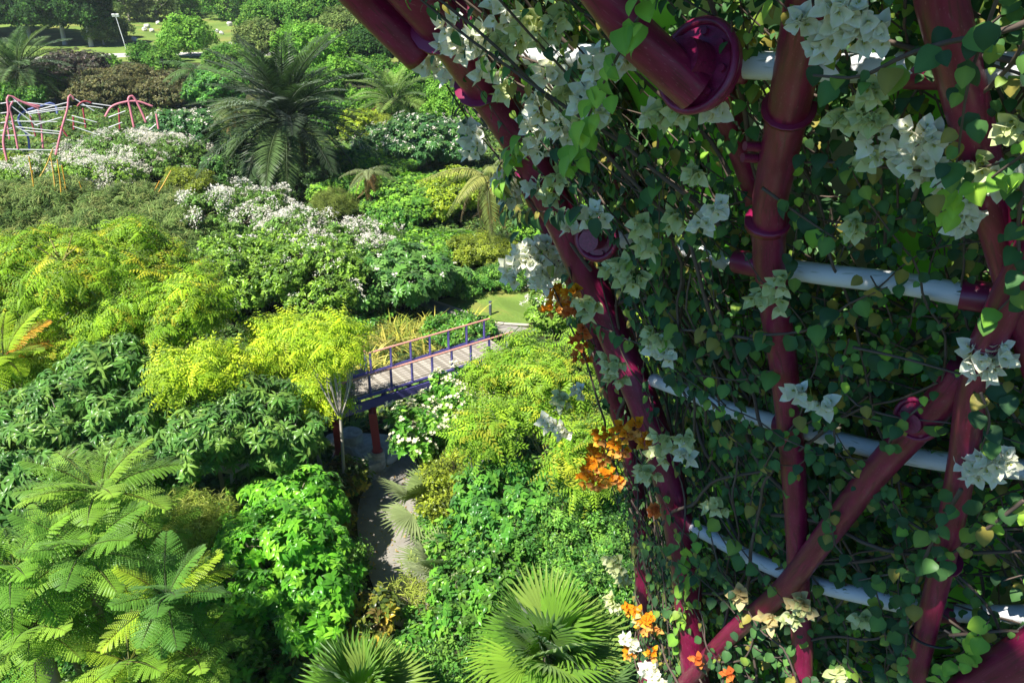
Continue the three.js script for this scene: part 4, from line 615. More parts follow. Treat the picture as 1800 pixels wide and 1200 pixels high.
palm('feathery_tree', 118, 640, 5.5, 76, 'lime feathery tree below the two thin trunks', { ...fernOpt, n: 20, e0: 1.0, e1: -0.2, cols: [0x86b422, 0x98c02a, 0xb0a82c], tr: 0.09 });
for (const [x0, y0, h0, x1, y1, rad, m, label] of [[95, 575, 10, 102, 715, 0.11, 'barkGrey', 'thin pale grey bare trunk among yellow-green trees'], [108, 462, 12, 122, 705, 0.12, 'barkOlive', 'tall thin olive trunk rising through yellow-green trees']]) {
  const low = gp(x1, y1, 4), top = zp(x0, y0, low.z), base = low, g = thing('bare_trunk', label, 'tree', V(base.x, 0, base.z)), e = top.clone().sub(g.position);
  part('trunk', tube([V(0, 0, 0), V(e.x * 0.35 + 0.1, e.y * 0.5, 0.1), e], rad * 1.2, rad * 0.8, 16, 8), M[m], g);
  part('branches', (() => { const b = new GB(); for (let k = 0; k < 5; k++) { const a = k * 1.3; b.add(tubeRaw([e.clone(), e.clone().add(V(Math.cos(a) * 0.3, 0.35, Math.sin(a) * 0.3)), e.clone().add(V(Math.cos(a) * 0.8, 0.7 + 0.1 * k, Math.sin(a) * 0.8))], rad * 0.5, rad * 0.15, 5, 5)); } return b.build(); })(), M[m], g);
}

// fan palms
const fanCols = [0x5c9420, 0x6aa028, 0x4a7e1e, 0x7cae30, 0x8aa842];
palm('fan_palm', 962, 1150, 3.4, 86, 'large fan palm spreading at the bottom beside the vine wall', { kind: 'fan', n: 26, e0: 1.35, e1: -0.35, cols: fanCols, mat: 'glossV', group: G.fan, tr: 0.16 });
palm('fan_palm', 640, 1232, 3.2, 80, 'fan palm rising from the bottom edge', { kind: 'fan', n: 24, e0: 1.35, e1: -0.3, cols: fanCols, mat: 'glossV', group: G.fan, tr: 0.16 });
palm('fan_palm', 1030, 1230, 2, 80, 'darker fan palm under the large one', { kind: 'fan', n: 18, e0: 1.2, e1: -0.4, cols: [0x4d7a38, 0x5c8844], mat: 'glossV', group: G.fan, tr: 0.14 });
palm('fan_palm', 742, 884, 1.3, 58, 'small fan palm leaning out over the path', { kind: 'fanSmall', n: 7, e0: 0.9, e1: -0.2, cols: [0x5f7a38, 0x7a8f4c, 0x93a468], mat: 'glossV', group: G.fan, tr: 0.1 });
palm('fan_palm', 780, 1004, 1.4, 56, 'pale small fan palm at the path bend', { kind: 'fanSmall', n: 10, e0: 1.0, e1: 0, cols: [0x9aaa70, 0x8a9f5c, 0xaab584], mat: 'glossV', group: G.fan, tr: 0.1 });

// ---------------------------------------------------------------- fallen leaves on the paths
{
  const r = mulberry(55), ms = [], cs = [], g = new GB().add(blade(0.13, 0.04, { droop: 0.2, seg: 2, fold: 0.3 })).build();
  for (let k = 0; k < 420; k++) { const p = gp(625 + r() * 125, 790 + r() * 280, 0); ms.push(rotM(r() * 6.28, (r() - 0.5) * 0.3, (r() - 0.5) * 0.6, V(p.x, 0.045 + r() * 0.02, p.z), 0.4 + r() * 0.9)); cs.push(C([0xc9a050, 0x9a7a3a, 0xb8a060, 0x7d8a3a, 0xd0b878][k % 5])); }
  const im = instanced('leaf_litter', g, M.dull, ms, cs, scene); im.userData = { kind: 'stuff', label: 'tan fallen leaves scattered on the garden path', category: 'leaves' };
}

// ---------------------------------------------------------------- ground cover
{
  const r = mulberry(77), sets = [[], [], [], []], cols = [[], [], [], []], names = ['ivy0', 'bush0', 'bush1', 'small1'];
  const inside = (x, z) => keepOut.some((poly) => { let c = false; for (let i = 0, j = poly.length - 1; i < poly.length; j = i++) { const a = poly[i], b = poly[j]; if ((a.z > z) !== (b.z > z) && x < ((b.x - a.x) * (z - a.z)) / (b.z - a.z) + a.x) c = !c; } return c; });
  const near = (x, z) => inside(x, z) || inside(x + 0.35, z) || inside(x - 0.35, z) || inside(x, z + 0.35) || inside(x, z - 0.35), K = { cols: [0x4d7a2a, 0x5c8a30, 0x3d6824, 0x6f9a3a, 0x7c8f34] };
  for (let k = 0; k < 52000; k++) {
    const z = -10 - Math.pow(r(), 1.5) * 130, wd = 10 + -z * 0.78, x = -wd + r() * (wd + 12 - z * 0.35);
    if (near(x, z) || Math.hypot(x - 3.57, z + 5.19) < 3.2) continue;
    const n = noise(x * 0.15, 3, z * 0.15), j = n > 0.15 ? 0 : n > -0.1 ? 1 : n > -0.25 ? 2 : 3, s = (0.9 + r() * 0.7) * (1 + clamp((-z - 50) / 60, 0, 1));
    sets[j].push(upMat(V(x, terrain(x, z) + r() * 0.12, z), V((r() - 0.5) * 0.6, 1, (r() - 0.5) * 0.6).normalize(), r() * 6.28, s)); cols[j].push(pickCol(K, r, n));
  }
  names.forEach((n, j) => { const im = instanced(numbered('ground_cover'), SPRAY[n].geo, M.leaf, sets[j], cols[j], scene); im.userData = { kind: 'stuff', label: ['low ivy ground cover under the garden trees', 'leafy low ground cover between the shrubs', 'mixed low undergrowth across the garden bed', 'fine leaved ground cover under the shrubs'][j], category: 'ground cover' }; });
}

// ---------------------------------------------------------------- supertree: steel ribs, rings, green panels, concrete core
const AX = V(3.567, 0, -5.193), PROF = [[-1, 2.9], [0, 2.8], [5, 2.4], [10, 2.2], [15.65, 2.29], [17.4, 2.46], [18.33, 2.62], [19.2, 2.82], [19.8, 3.0], [20.36, 3.24], [20.86, 3.49], [21.35, 3.78], [21.66, 4.05], [22, 4.4], [23, 5.3], [24.5, 6.6], [27, 8.6], [30, 10.8]];
const RAD = (h) => { if (h <= PROF[0][0]) return PROF[0][1]; for (let k = 1; k < PROF.length; k++) if (h <= PROF[k][0]) { const [a, b] = PROF[k - 1], [c, d] = PROF[k]; return lerp(b, d, (h - a) / (c - a)); } return PROF.at(-1)[1]; };
const sp = (a, h, off = 0) => V(AX.x + Math.cos(a) * (RAD(h) + off), h, AX.z + Math.sin(a) * (RAD(h) + off));
function hit(px, py, off = 0) {            // where a ray meets the trumpet surface (offset), or passes it closest
  const d = rayOf(px, py), o = camera.position; let best = 1e9, bt = 3;
  for (let t = 0.8; t < 12; t += 0.01) { const x = o.x + d.x * t, y = o.y + d.y * t, z = o.z + d.z * t, q = Math.hypot(x - AX.x, z - AX.z) - RAD(y) - off; if (q <= 0) { bt = t; break; } if (q < best) { best = q; bt = t; } }
  return d.multiplyScalar(bt).add(o);
}
const angOf = (p) => Math.atan2(p.z - AX.z, p.x - AX.x), A0 = Math.atan2(-AX.z, -AX.x);
const ST = thing('supertree', 'steel supertree with maroon ribs, white rings and green panels behind vines', 'tower', V(AX.x, 0, AX.z));
const loc = (p) => p.clone().sub(ST.position);
function uvTube(pts, r0, r1, seg, radial) {    // tube with metre uv so the paint wear keeps its size
  const g = tube(pts, r0, r1, seg, radial), n = g.attributes.position.count, uv = new Float32Array(n * 2), len = new THREE.CatmullRomCurve3(pts).getLength();
  for (let k = 0; k < n; k++) { uv[k * 2] = ((k % radial) / radial) * 1.0; uv[k * 2 + 1] = (Math.floor(k / radial) / seg) * len * 0.8; } g.setAttribute('uv', new THREE.BufferAttribute(uv, 2)); return g;
}
function rib(pxs, wide, off, up, down, name = 'rib') {
  let pts = pxs.map(([x, y, o]) => hit(x, y, off + (o ?? 0)));
  const r = (wide / 2 / PX) * pts[Math.floor(pts.length / 2.5)].distanceTo(camera.position);   // real radius from its apparent width
  if (up) { const a = angOf(pts[0]), h = pts[0].y, da = (a - angOf(pts[1])) / Math.max(0.2, h - pts[1].y); const e = []; for (const hh of [23.2, 24.8, 27, 30]) if (hh > h + 0.4) e.unshift(sp(a + clamp(da, -0.25, 0.25) * Math.min(2, hh - h) * 0.5, hh, off)); pts = [...e, ...pts]; }
  if (down) { const p = pts.at(-1), a = angOf(p); for (const hh of [13, 8, 3, 0]) if (hh < p.y - 0.5) pts.push(sp(a, hh, 0)); }
  return part(name, uvTube(pts.map(loc), r, r, pts.length * 6, 18), M.maroon, ST);
}
rib([[700, -40], [770, 35], [850, 150], [930, 270], [990, 390], [1040, 500], [1085, 600], [1140, 730], [1180, 860], [1205, 1000], [1215, 1120], [1225, 1230]], 62, 0, true, true);
rib([[820, -40], [850, 10], [905, 110], [950, 215]], 46, -0.35, true, false);
rib([[925, 300], [957, 373], [1010, 483], [1040, 570], [1075, 680], [1110, 780]], 42, -0.12, false, false);
const stub = rib([[575, -70], [650, 10], [738, 98]], 60, 0.2, false, false);
rib([[1030, -60], [1090, 30], [1160, 108], [1222, 160]], 74, 0.22, true, false);
rib([[1262, 150], [1300, 250], [1330, 340], [1345, 430]], 46, -0.16, false, false);
rib([[1430, -40], [1412, 60], [1385, 200], [1352, 370], [1354, 480], [1375, 620], [1388, 740], [1400, 900], [1405, 1050], [1410, 1220]], 52, 0.02, true, true);
rib([[1648, -40], [1680, 100], [1720, 260], [1755, 400], [1800, 560], [1850, 720]], 60, 0.1, true, false);
rib([[1850, 370], [1800, 470], [1745, 580], [1712, 680], [1690, 830], [1655, 1000], [1628, 1110], [1600, 1230]], 46, 0.14, false, true);
rib([[1700, 650], [1640, 722], [1540, 830], [1450, 945], [1370, 1043], [1290, 1110], [1215, 1190], [1150, 1260]], 39, 0.06, false, false, 'brace');
rib([[1860, 1115], [1770, 1172], [1690, 1230]], 60, 0.16, false, false, 'brace');
rib([[890, 60], [960, 200], [1010, 300]], 34, -0.6, false, false, 'brace');
rib([[1080, 270], [1110, 360], [1130, 420]], 34, -0.5, false, false, 'brace');
for (let k = 0; k < 13; k++) { const a = A0 + 1.15 + k * 0.31, da = 0.12 * (k % 2 ? 1 : -1); part('rib', uvTube([30, 27, 24.5, 22.5, 21, 19, 16, 10, 4, 0].map((h, j) => loc(sp(a + da * Math.sin(j * 0.7), h, 0.02))), 0.09, 0.09, 50, 10), M.maroon, ST); }
for (let k = 0; k < 10; k++) { const a = A0 - 0.6 + k * 0.22; part('unseen_canopy_branch', uvTube([22.4, 24.5, 27, 30].map((h, j) => loc(sp(a + 0.1 * j * (k % 2 ? 1 : -1), h, 0.15))), 0.06, 0.05, 14, 8), M.maroon, ST); }  // flare branches out of view above, under the leaves that shade the wall
for (const h of [24, 26, 28.5]) part('unseen_canopy_ring', new THREE.TorusGeometry(RAD(h), 0.05, 8, 90).rotateX(Math.PI / 2).translate(0, h, 0), M.whitePipe, ST);  // rings out of view overhead, part of the flare shading the wall
// white ring pipes
const ring = (pxs, r, off) => { const pts = pxs.map(([x, y]) => loc(hit(x, y, off))), a = angOf(hit(...pxs.at(-1), off)); return part('ring_pipe', uvTube(pts, r, r, pts.length * 5, 14), M.whitePipe, ST); };
ring([[862, 91], [950, 95], [1042, 100]], 0.045, -0.16); ring([[1130, 105], [1200, 108], [1290, 115]], 0.04, -0.25); ring([[1292, 114], [1400, 117], [1520, 119], [1650, 120], [1850, 122]], 0.036, 0.0);
ring([[1045, 405], [1090, 420], [1200, 438], [1300, 462]], 0.045, -0.22); ring([[1340, 466], [1450, 482], [1600, 500], [1720, 522], [1860, 540]], 0.038, -0.04);
ring([[1150, 668], [1210, 690], [1270, 715], [1400, 752], [1520, 785], [1640, 808], [1800, 825], [1870, 828]], 0.04, -0.08);
ring([[1170, 880], [1200, 915], [1245, 940], [1330, 985], [1430, 1025], [1510, 1045], [1660, 1075], [1860, 1080]], 0.042, -0.06);
for (const h of [14, 11, 8, 5, 2]) part('ring_pipe', new THREE.TorusGeometry(RAD(h), 0.045, 8, 80).rotateX(Math.PI / 2).translate(0, h, 0), M.whitePipe, ST);
// flange plates, collars, bolts
function flange(px, py, off, r, depth, tilt, bolts = 8) {
  const p = hit(px, py, off), n = V(p.x - AX.x, 0.15, p.z - AX.z).normalize().add(V(tilt[0], tilt[1], tilt[2])).normalize(), g = part('flange', new THREE.CylinderGeometry(r, r, depth, 36).rotateX(Math.PI / 2), M.maroon, ST); g.applyMatrix4(mat4(loc(p), n));
  const rimM = part('flange_rim', new THREE.TorusGeometry(r, depth * 0.35, 8, 40).translate(0, 0, depth * 0.5), M.maroon, g); void rimM;
  for (let k = 0; k < bolts; k++) { const a = (k / bolts) * 6.283, b = part('bolt', new THREE.CylinderGeometry(0.011, 0.011, 0.02, 6).rotateX(Math.PI / 2), M.maroon, g); b.position.set(Math.cos(a) * r * 0.74, Math.sin(a) * r * 0.74, depth * 0.55); }
  part('hub', new THREE.CylinderGeometry(r * 0.5, r * 0.55, depth * 3, 24).rotateX(Math.PI / 2).translate(0, 0, depth * 1.2), M.maroon, g);
}
flange(1232, 118, 0.12, 0.115, 0.035, [-0.25, 0.35, 0.1]); flange(1052, 418, -0.02, 0.1, 0.05, [0.5, 0.1, 0.4], 6); flange(1615, 735, 0.06, 0.075, 0.03, [-0.2, 0.1, 0], 6);
const collar = (px, py, off, dx, dy, r, L) => { const a = loc(hit(px, py, off)), b = loc(hit(px + dx, py + dy, off)), d = b.clone().sub(a).normalize(); return part('collar', tube([a.clone().addScaledVector(d, -L / 2), a.clone().addScaledVector(d, L / 2)], r, r, 1, 16), M.maroon, ST); };
collar(1295, 116, 0.0, 20, 2, 0.045, 0.06); collar(1660, 120, 0.0, 20, 0, 0.048, 0.16); collar(1322, 464, -0.04, 20, 4, 0.046, 0.14); collar(1742, 524, -0.02, 20, 3, 0.048, 0.16); collar(1390, 750, -0.08, 20, 6, 0.05, 0.14); collar(1655, 1076, -0.06, 20, 1, 0.05, 0.15); collar(1080, 420, -0.22, 20, 4, 0.055, 0.12);
collar(1350, 390, 0.02, -2, 12, 0.077, 0.03); collar(1387, 190, 0.02, -4, 20, 0.074, 0.015); collar(775, 42, 0, 12, 18, 0.136, 0.03); collar(845, 143, 0, 12, 18, 0.134, 0.02); collar(1655, 985, 0.14, -5, 20, 0.082, 0.015);
for (const [x, y] of [[1352, 257], [1347, 277], [1598, 765], [1622, 735]]) { const b = part('bolt', new THREE.CylinderGeometry(0.014, 0.016, 0.05, 10).rotateX(Math.PI / 2), M.maroon, ST); b.applyMatrix4(mat4(loc(hit(x, y, 0.03)).add(V(-0.05, 0, 0)), V(-1, 0.1, 0.3))); }
{ const w = loc(hit(1640, 1118, 0.14)), q = loc(hit(1630, 1125, 0.14)); void q; part('cable_tie', new THREE.TorusGeometry(0.09, 0.006, 6, 26).rotateX(1.35), M.black, ST).position.copy(w); }
// green panels and concrete core
for (let k = 0; k < 34; k++) {
  const a = A0 - 1.75 + k * 0.19, b = new GB(), hs = [23, 22.2, 21.5, 20.8, 20, 19, 18, 16.5, 14, 10, 5, 0.2], tw = 0.05 * (k % 2 ? 1 : -1), wv = 0.13 + 0.04 * ((k * 37) % 5) / 5;
  const row = hs.map((h) => { const o = -0.6 + 0.05 * (k % 3) , c = loc(sp(a + tw * (h - 18) * 0.12, h, o)), t = V(-Math.sin(a), 0, Math.cos(a)), n = V(Math.cos(a), 0, Math.sin(a)); return [c.clone().addScaledVector(t, -wv), c.clone().addScaledVector(t, -wv * 0.35).addScaledVector(n, 0.05), c.clone().addScaledVector(t, wv * 0.35).addScaledVector(n, 0.05), c.clone().addScaledVector(t, wv), c.clone().addScaledVector(n, -0.03)]; });
  const p = [], i = []; row.forEach((q) => q.forEach((v) => p.push(v.x, v.y, v.z))); for (let j = 0; j < hs.length - 1; j++) for (let m = 0; m < 5; m++) { const A = j * 5 + m, B = j * 5 + (m + 1) % 5; i.push(A, B, A + 5, B, B + 5, A + 5); }
  b.add({ p, i }); const g = b.build().toNonIndexed(); g.computeVertexNormals(); part('green_panel', g, M.greenPanel, ST);
}
part('concrete_core', new THREE.LatheGeometry([-0.5, 5, 10, 14, 16, 18, 19, 20, 21, 22, 23.5].map((h) => new THREE.Vector2(Math.max(1.05, RAD(h) - 1.0), h)), 64), M.cream, ST);

// ---------------------------------------------------------------- bougainvillea on the supertree
const heart = blade(1, 0.4, { droop: 0.28, seg: 6, shape: 'bou', fold: 0.22 }), heart2 = blade(1, 0.42, { droop: 0.5, seg: 6, shape: 'bou', fold: 0.38, twist: 0.3 });
for (const g of [heart, heart2]) { g.c = []; for (let j = 0; j < g.p.length / 3; j++) { const mid = Math.abs(g.p[j * 3]) < 1e-4; g.c.push(...(mid ? [1.3, 1.22, 1.15] : [0.95, 0.96, 0.95])); } }
const heartG = [new GB().add(heart).build(), new GB().add(heart2).build()];
M.vine = leafMat({ vertexColors: true, clearcoat: 0.35, clearcoatRoughness: 0.4, transmission: 0.3 });
const vineCols = [0x345c2e, 0x3f6b35, 0x2c502a, 0x4a7838, 0x5c8a3a, 0x325732, 0x7a9836, 0x447032, 0x8f8838], vineYoung = [0x86b83a, 0x9cc840, 0x74a834];
const vinePartMats = [...vineCols, ...vineYoung].map((c) => { const m = M.vine.clone(); m.color.setHex(c); return m; });
const VINES = [];
const vineDefs = [[1.0, 'white bougainvillea vine over the outer left rib'], [0.76, 'white bougainvillea vine between the outer rib and green panels'], [0.5, 'bougainvillea vine around the long central rib'], [0.26, 'bougainvillea vine in the middle of the wall'], [0.04, 'white bougainvillea vine round the thick right rib'], [-0.22, 'bougainvillea vine at the right edge of the wall']];
for (const [da, label] of vineDefs) VINES.push({ da, g: thing('bougainvillea_vine', label, 'vine', sp(A0 + da, 0, 0), 'bougainvillea vines on the supertree'), stems: new GB(), lm: [[], []], lc: [[], []], cand: [] });
const ORANGE = thing('bougainvillea_vine', 'orange bougainvillea vine low on the outer rib', 'vine', sp(A0 + 1.1, 0, 0), 'bougainvillea vines on the supertree');
const orangeStems = new GB();
const vineFor = (a) => { let d = a - A0; while (d > Math.PI) d -= 2 * Math.PI; while (d < -Math.PI) d += 2 * Math.PI; let b = VINES[0]; for (const v of VINES) if (Math.abs(v.da - d) < Math.abs(b.da - d)) b = v; return b; };
const vr = mulberry(4242);
const GAPS = [[1160, 230, 105], [1215, 290, 100], [1165, 350, 70], [1240, 230, 75], [1185, 160, 60], [1290, 440, 40], [1400, 390, 50], [1420, 345, 36], [1425, 620, 56], [1310, 590, 45], [1300, 760, 32], [1695, 400, 52], [1690, 440, 40], [1775, 900, 85], [1740, 1000, 36], [1640, 205, 42], [1610, 180, 30], [1370, 190, 36], [1700, 1060, 60], [1760, 160, 30], [1320, 540, 30], [1500, 790, 36], [1600, 505, 36], [1215, 445, 36]];
const OPEN = GAPS.map(([x, y, r]) => { const p = hit(x, y, -0.3); return { p, r: (r / PX) * p.distanceTo(camera.position) }; });   // thin spots in the growth where the panels show
const grow = (p) => { let d = angOf(p) - A0; if (d > Math.PI) d -= 2 * Math.PI; if (d < -Math.PI) d += 2 * Math.PI; return clamp(0.6 + 0.5 * Math.abs(d) + 0.12 * (21.6 - p.y), 0.6, 1.0); };   // younger, smaller growth towards the top
function putLeaf(v, p, out, s, young, near) {
  if (near !== -9 && near < 0.4) { if (OPEN.some((o) => o.p.distanceToSquared(p) < (o.r * o.r + 0.02) * (0.5 + vr())) && vr() < 0.85) return; }
  const hang = V((vr() - 0.5) * 1.6, -0.75 - vr() * 0.5, (vr() - 0.5) * 1.6).addScaledVector(out, 0.45).normalize(), z = hang, x = V(0, 0, 0).crossVectors(out.clone().add(V((vr() - 0.5) * 0.9, 0.55 + (vr() - 0.5) * 0.6, (vr() - 0.5) * 0.9)), z).normalize(), y = z.clone().cross(x);
  if (near !== -9) s *= grow(p);
  const m = new THREE.Matrix4().makeBasis(x, y, z); m.scale(V(s, s, s)); m.setPosition(p.clone().sub(v.g.position));
  const ci = young ? vineCols.length + Math.floor(vr() * vineYoung.length) : Math.floor(vr() * vineCols.length * 0.999), k = vr() < 0.6 ? 0 : 1;
  v.cand.push({ m, ci, k, near: near ?? 0 });
}
function growStem(pts, v, r0, spacing, leafS, young, near) {
  const seg = Math.max(4, pts.length * 2); v.stems.add(tubeRaw(pts.map((p) => p.clone().sub(v.g.position)), r0, r0 * 0.45, seg, 5, true));
  const curve = new THREE.CatmullRomCurve3(pts), len = curve.getLength(), n = Math.floor(len / (spacing * Math.max(0.6, grow(pts[0]))));
  for (let k = 0; k < n; k++) { const p = curve.getPointAt((k + vr()) / n), out = V(p.x - AX.x, 0, p.z - AX.z).normalize(); p.add(V((vr() - 0.5) * 0.06, (vr() - 0.5) * 0.05, (vr() - 0.5) * 0.06)); putLeaf(v, p, out, leafS * (0.45 + vr() * 0.85), young || vr() < 0.035, near); }
}
// wandering stems over the camera side of the wall
for (let k = 0; k < 1750; k++) {
  const a0 = A0 - 0.5 + vr() * 1.65, h0 = 14.6 + Math.pow(vr(), 0.66) * 7.6, inner = vr() < 0.8, leftEdge = a0 - A0 > 0.5 && h0 > 18.3, off0 = leftEdge ? -0.8 + vr() * 0.5 : inner ? -0.5 + vr() * 0.42 : -0.05 + vr() * 0.2;
  if (a0 - A0 > 0.92 && vr() < 0.5) continue;
  if (noise(a0 * 3.1, h0 * 0.9, off0 * 2) < -0.2 && vr() < 0.8) continue;
  let a = a0, h = h0, off = off0, dir = vr() < 0.6 ? Math.PI / 2 + (vr() - 0.5) * 1.6 : vr() * 6.283; const pts = [], n = 8 + Math.floor(vr() * 8);
  for (let j = 0; j < n; j++) { pts.push(sp(a, h, off)); dir += (vr() - 0.5) * 0.9; off = clamp(off + (vr() - 0.5) * 0.08, leftEdge ? -0.85 : -0.52, leftEdge ? -0.28 : 0.22); a += Math.cos(dir) * 0.13 / RAD(h); h += Math.sin(dir) * 0.13; h = clamp(h, 12, 22.6); }
  growStem(pts, vineFor(a0), 0.003 + vr() * vr() * 0.008, inner ? 0.036 : 0.046, 0.064, false, off0);
}
// bare woody stems
for (let k = 0; k < 130; k++) { let a = A0 - 0.45 + vr() * 1.4, h = 15 + vr() * 5.5, dir = Math.PI / 2 + (vr() - 0.5) * 1.4, off = -0.3 + vr() * 0.4; const pts = [], v = vineFor(a); for (let j = 0; j < 12; j++) { pts.push(sp(a, h, off).sub(v.g.position)); dir += (vr() - 0.5) * 0.7; off = clamp(off + (vr() - 0.5) * 0.1, -0.5, 0.18); a += Math.cos(dir) * 0.2 / RAD(h); h += Math.sin(dir) * 0.2; } v.stems.add(tubeRaw(pts, 0.006 + vr() * 0.008, 0.004, 24, 6)); }
// unseen flare leaves, set to shade and dapple the wall; then the far side
for (let k = 0; k < 15000; k++) {
  const top = k < 10500, a = top ? A0 - 1.0 + vr() * 3.0 : A0 + 1.15 + vr() * 4.5, h = top ? 22.25 + Math.pow(vr(), 1.2) * 3.4 : 0.5 + vr() * 21.5, off = top ? -0.3 + vr() * 0.5 : -0.6 + vr() * 0.7;
  if (noise(a * 2.3, h * 0.9, 7) < (top ? 0.15 : -0.3)) continue;
  const v = vineFor(a), p = sp(a, h, off), out = V(Math.cos(a), top ? -0.3 : 0, Math.sin(a)); putLeaf(v, p, out, top ? 0.13 + vr() * 0.1 : 0.16 + vr() * 0.08, false, -9);
}
// leading shoots that hang free in front of the wall (traced stems)
for (const [v, r0, off, young, pts] of [
  [1, 0.005, 0.3, true, [[1150, -20], [1085, 100], [1040, 190], [1000, 300]]], [4, 0.007, 0.26, false, [[1830, 30], [1760, 55], [1660, 75], [1590, 98], [1510, 135], [1430, 132]]], [4, 0.004, 0.3, false, [[1760, -20], [1720, 90], [1700, 160], [1690, 230], [1676, 300], [1640, 330]]], [4, 0.004, 0.3, true, [[1830, 250], [1760, 300], [1700, 345], [1650, 375]]],
  [3, 0.006, 0.15, false, [[1340, 330], [1410, 380], [1470, 420]]], [4, 0.006, 0.2, false, [[1800, 310], [1790, 420], [1795, 500], [1740, 560]]], [2, 0.008, 0.12, false, [[1340, 600], [1290, 590], [1210, 580], [1140, 585]]], [3, 0.007, 0.12, false, [[1320, 590], [1420, 580], [1500, 530], [1560, 505]]], [3, 0.006, 0.16, false, [[1500, 610], [1590, 630], [1680, 655], [1790, 680]]],
  [3, 0.006, 0.12, false, [[1480, 640], [1490, 700], [1560, 730], [1680, 745], [1800, 780]]], [4, 0.008, 0.2, false, [[1800, 880], [1720, 940], [1640, 990], [1510, 1020]]], [4, 0.009, 0.24, false, [[1690, 860], [1640, 950], [1600, 1060], [1590, 1200]]], [4, 0.006, 0.24, false, [[1725, 690], [1740, 740], [1725, 790]]],
  [0, 0.004, 0.12, false, [[905, 300], [890, 350], [930, 420], [980, 470]]], [0, 0.005, 0.05, false, [[785, 150], [830, 220], [880, 280], [960, 330]]], [0, 0.004, 0.12, true, [[920, 240], [895, 290], [880, 340]]], [0, 0.003, 0.2, false, [[900, 372], [950, 372], [1010, 370], [1060, 372]]], [1, 0.005, 0.1, false, [[1160, 230], [1150, 330], [1165, 420], [1150, 560]]],
  [1, 0.005, 0.12, false, [[1180, 670], [1230, 660], [1300, 668], [1360, 650]]], [0, 0.005, 0.1, false, [[1000, 470], [1030, 570], [1060, 640], [1070, 720]]], [1, 0.005, 0.1, true, [[1195, 940], [1215, 1000], [1200, 1080], [1190, 1140]]], [2, 0.005, 0.14, false, [[1260, 900], [1300, 960], [1340, 1010], [1390, 1070]]], [3, 0.006, 0.14, false, [[1460, 850], [1470, 960], [1540, 1040], [1560, 1150]]], [5, 0.006, 0.2, true, [[1650, 1190], [1700, 1140], [1740, 1090]]],
]) growStem(pts.map(([x, y]) => hit(x, y, off)), VINES[v], r0, young ? 0.04 : 0.05, 0.085, young, 0.5);

// vine leaves: the ones in front become single leaves, the rest foliage
for (const v of VINES) {
  part('stems', v.stems.build(), M.stem, v.g).userData.kind = 'stuff';
  const front = v.cand.filter((c) => c.near > -0.5); front.sort((a, b) => b.near - a.near); const single = new Set(front.slice(0, 230));
  for (const c of v.cand) { if (single.has(c)) { const m = part('leaf', heartG[c.k], vinePartMats[c.ci], v.g); m.applyMatrix4(c.m); } else { v.lm[c.k].push(c.m); v.lc[c.k].push(tmpC.setHex([...vineCols, ...vineYoung][c.ci]).clone().multiplyScalar(0.85 + vr() * 0.3)); } }
  for (const k of [0, 1]) instanced('foliage', heartG[k], M.vine, v.lm[k], v.lc[k], v.g);
}
// flowers: three papery bracts each
const bract = (col, s, seed) => { const r = mulberry(seed), b = new GB(); for (let k = 0; k < 3; k++) { const g = blade(0.042, 0.0185, { droop: -0.45 + r() * 0.35, seg: 4, shape: 'heart', fold: 0.35, twist: (r() - 0.5) * 0.6 }); g.c = []; for (let j = 0; j < g.p.length / 3; j++) { const mid = Math.abs(g.p[j * 3]) < 1e-4 ? 1 : 0; g.c.push(1 - 0.08 * mid, 1 - 0.02 * mid, 1 - 0.2 * mid); } b.add(g, rotM(k * 2.094 + r() * 0.4, 0.55 + r() * 0.4, (r() - 0.5) * 0.5, undefined, s)); } b.add(tubeRaw([V(0, 0, 0), V(0, 0.016, 0.002)], 0.002, 0.003, 1, 5), null, C(0xc9cf7a)); return b.build(); };
const bractG = [1, 2, 3, 4].map((s) => bract(null, 1, s));
const petalMats = {}; const pm = (hex) => { if (!petalMats[hex]) { petalMats[hex] = M.petalV.clone(); petalMats[hex].color.setHex(hex); } return petalMats[hex]; };
const PCOL = { w: [0xf8f5ea, 0xfaf8f0, 0xf1ecda], c: [0xd8dca6, 0xcdd49a, 0xe2e4b8], o: [0xf5a824, 0xf09a20, 0xf8bc48, 0xf0ae62], r: [0xe07a3c, 0xd87038, 0xe68a48], t: [0xcdb887, 0xd8c79a] };
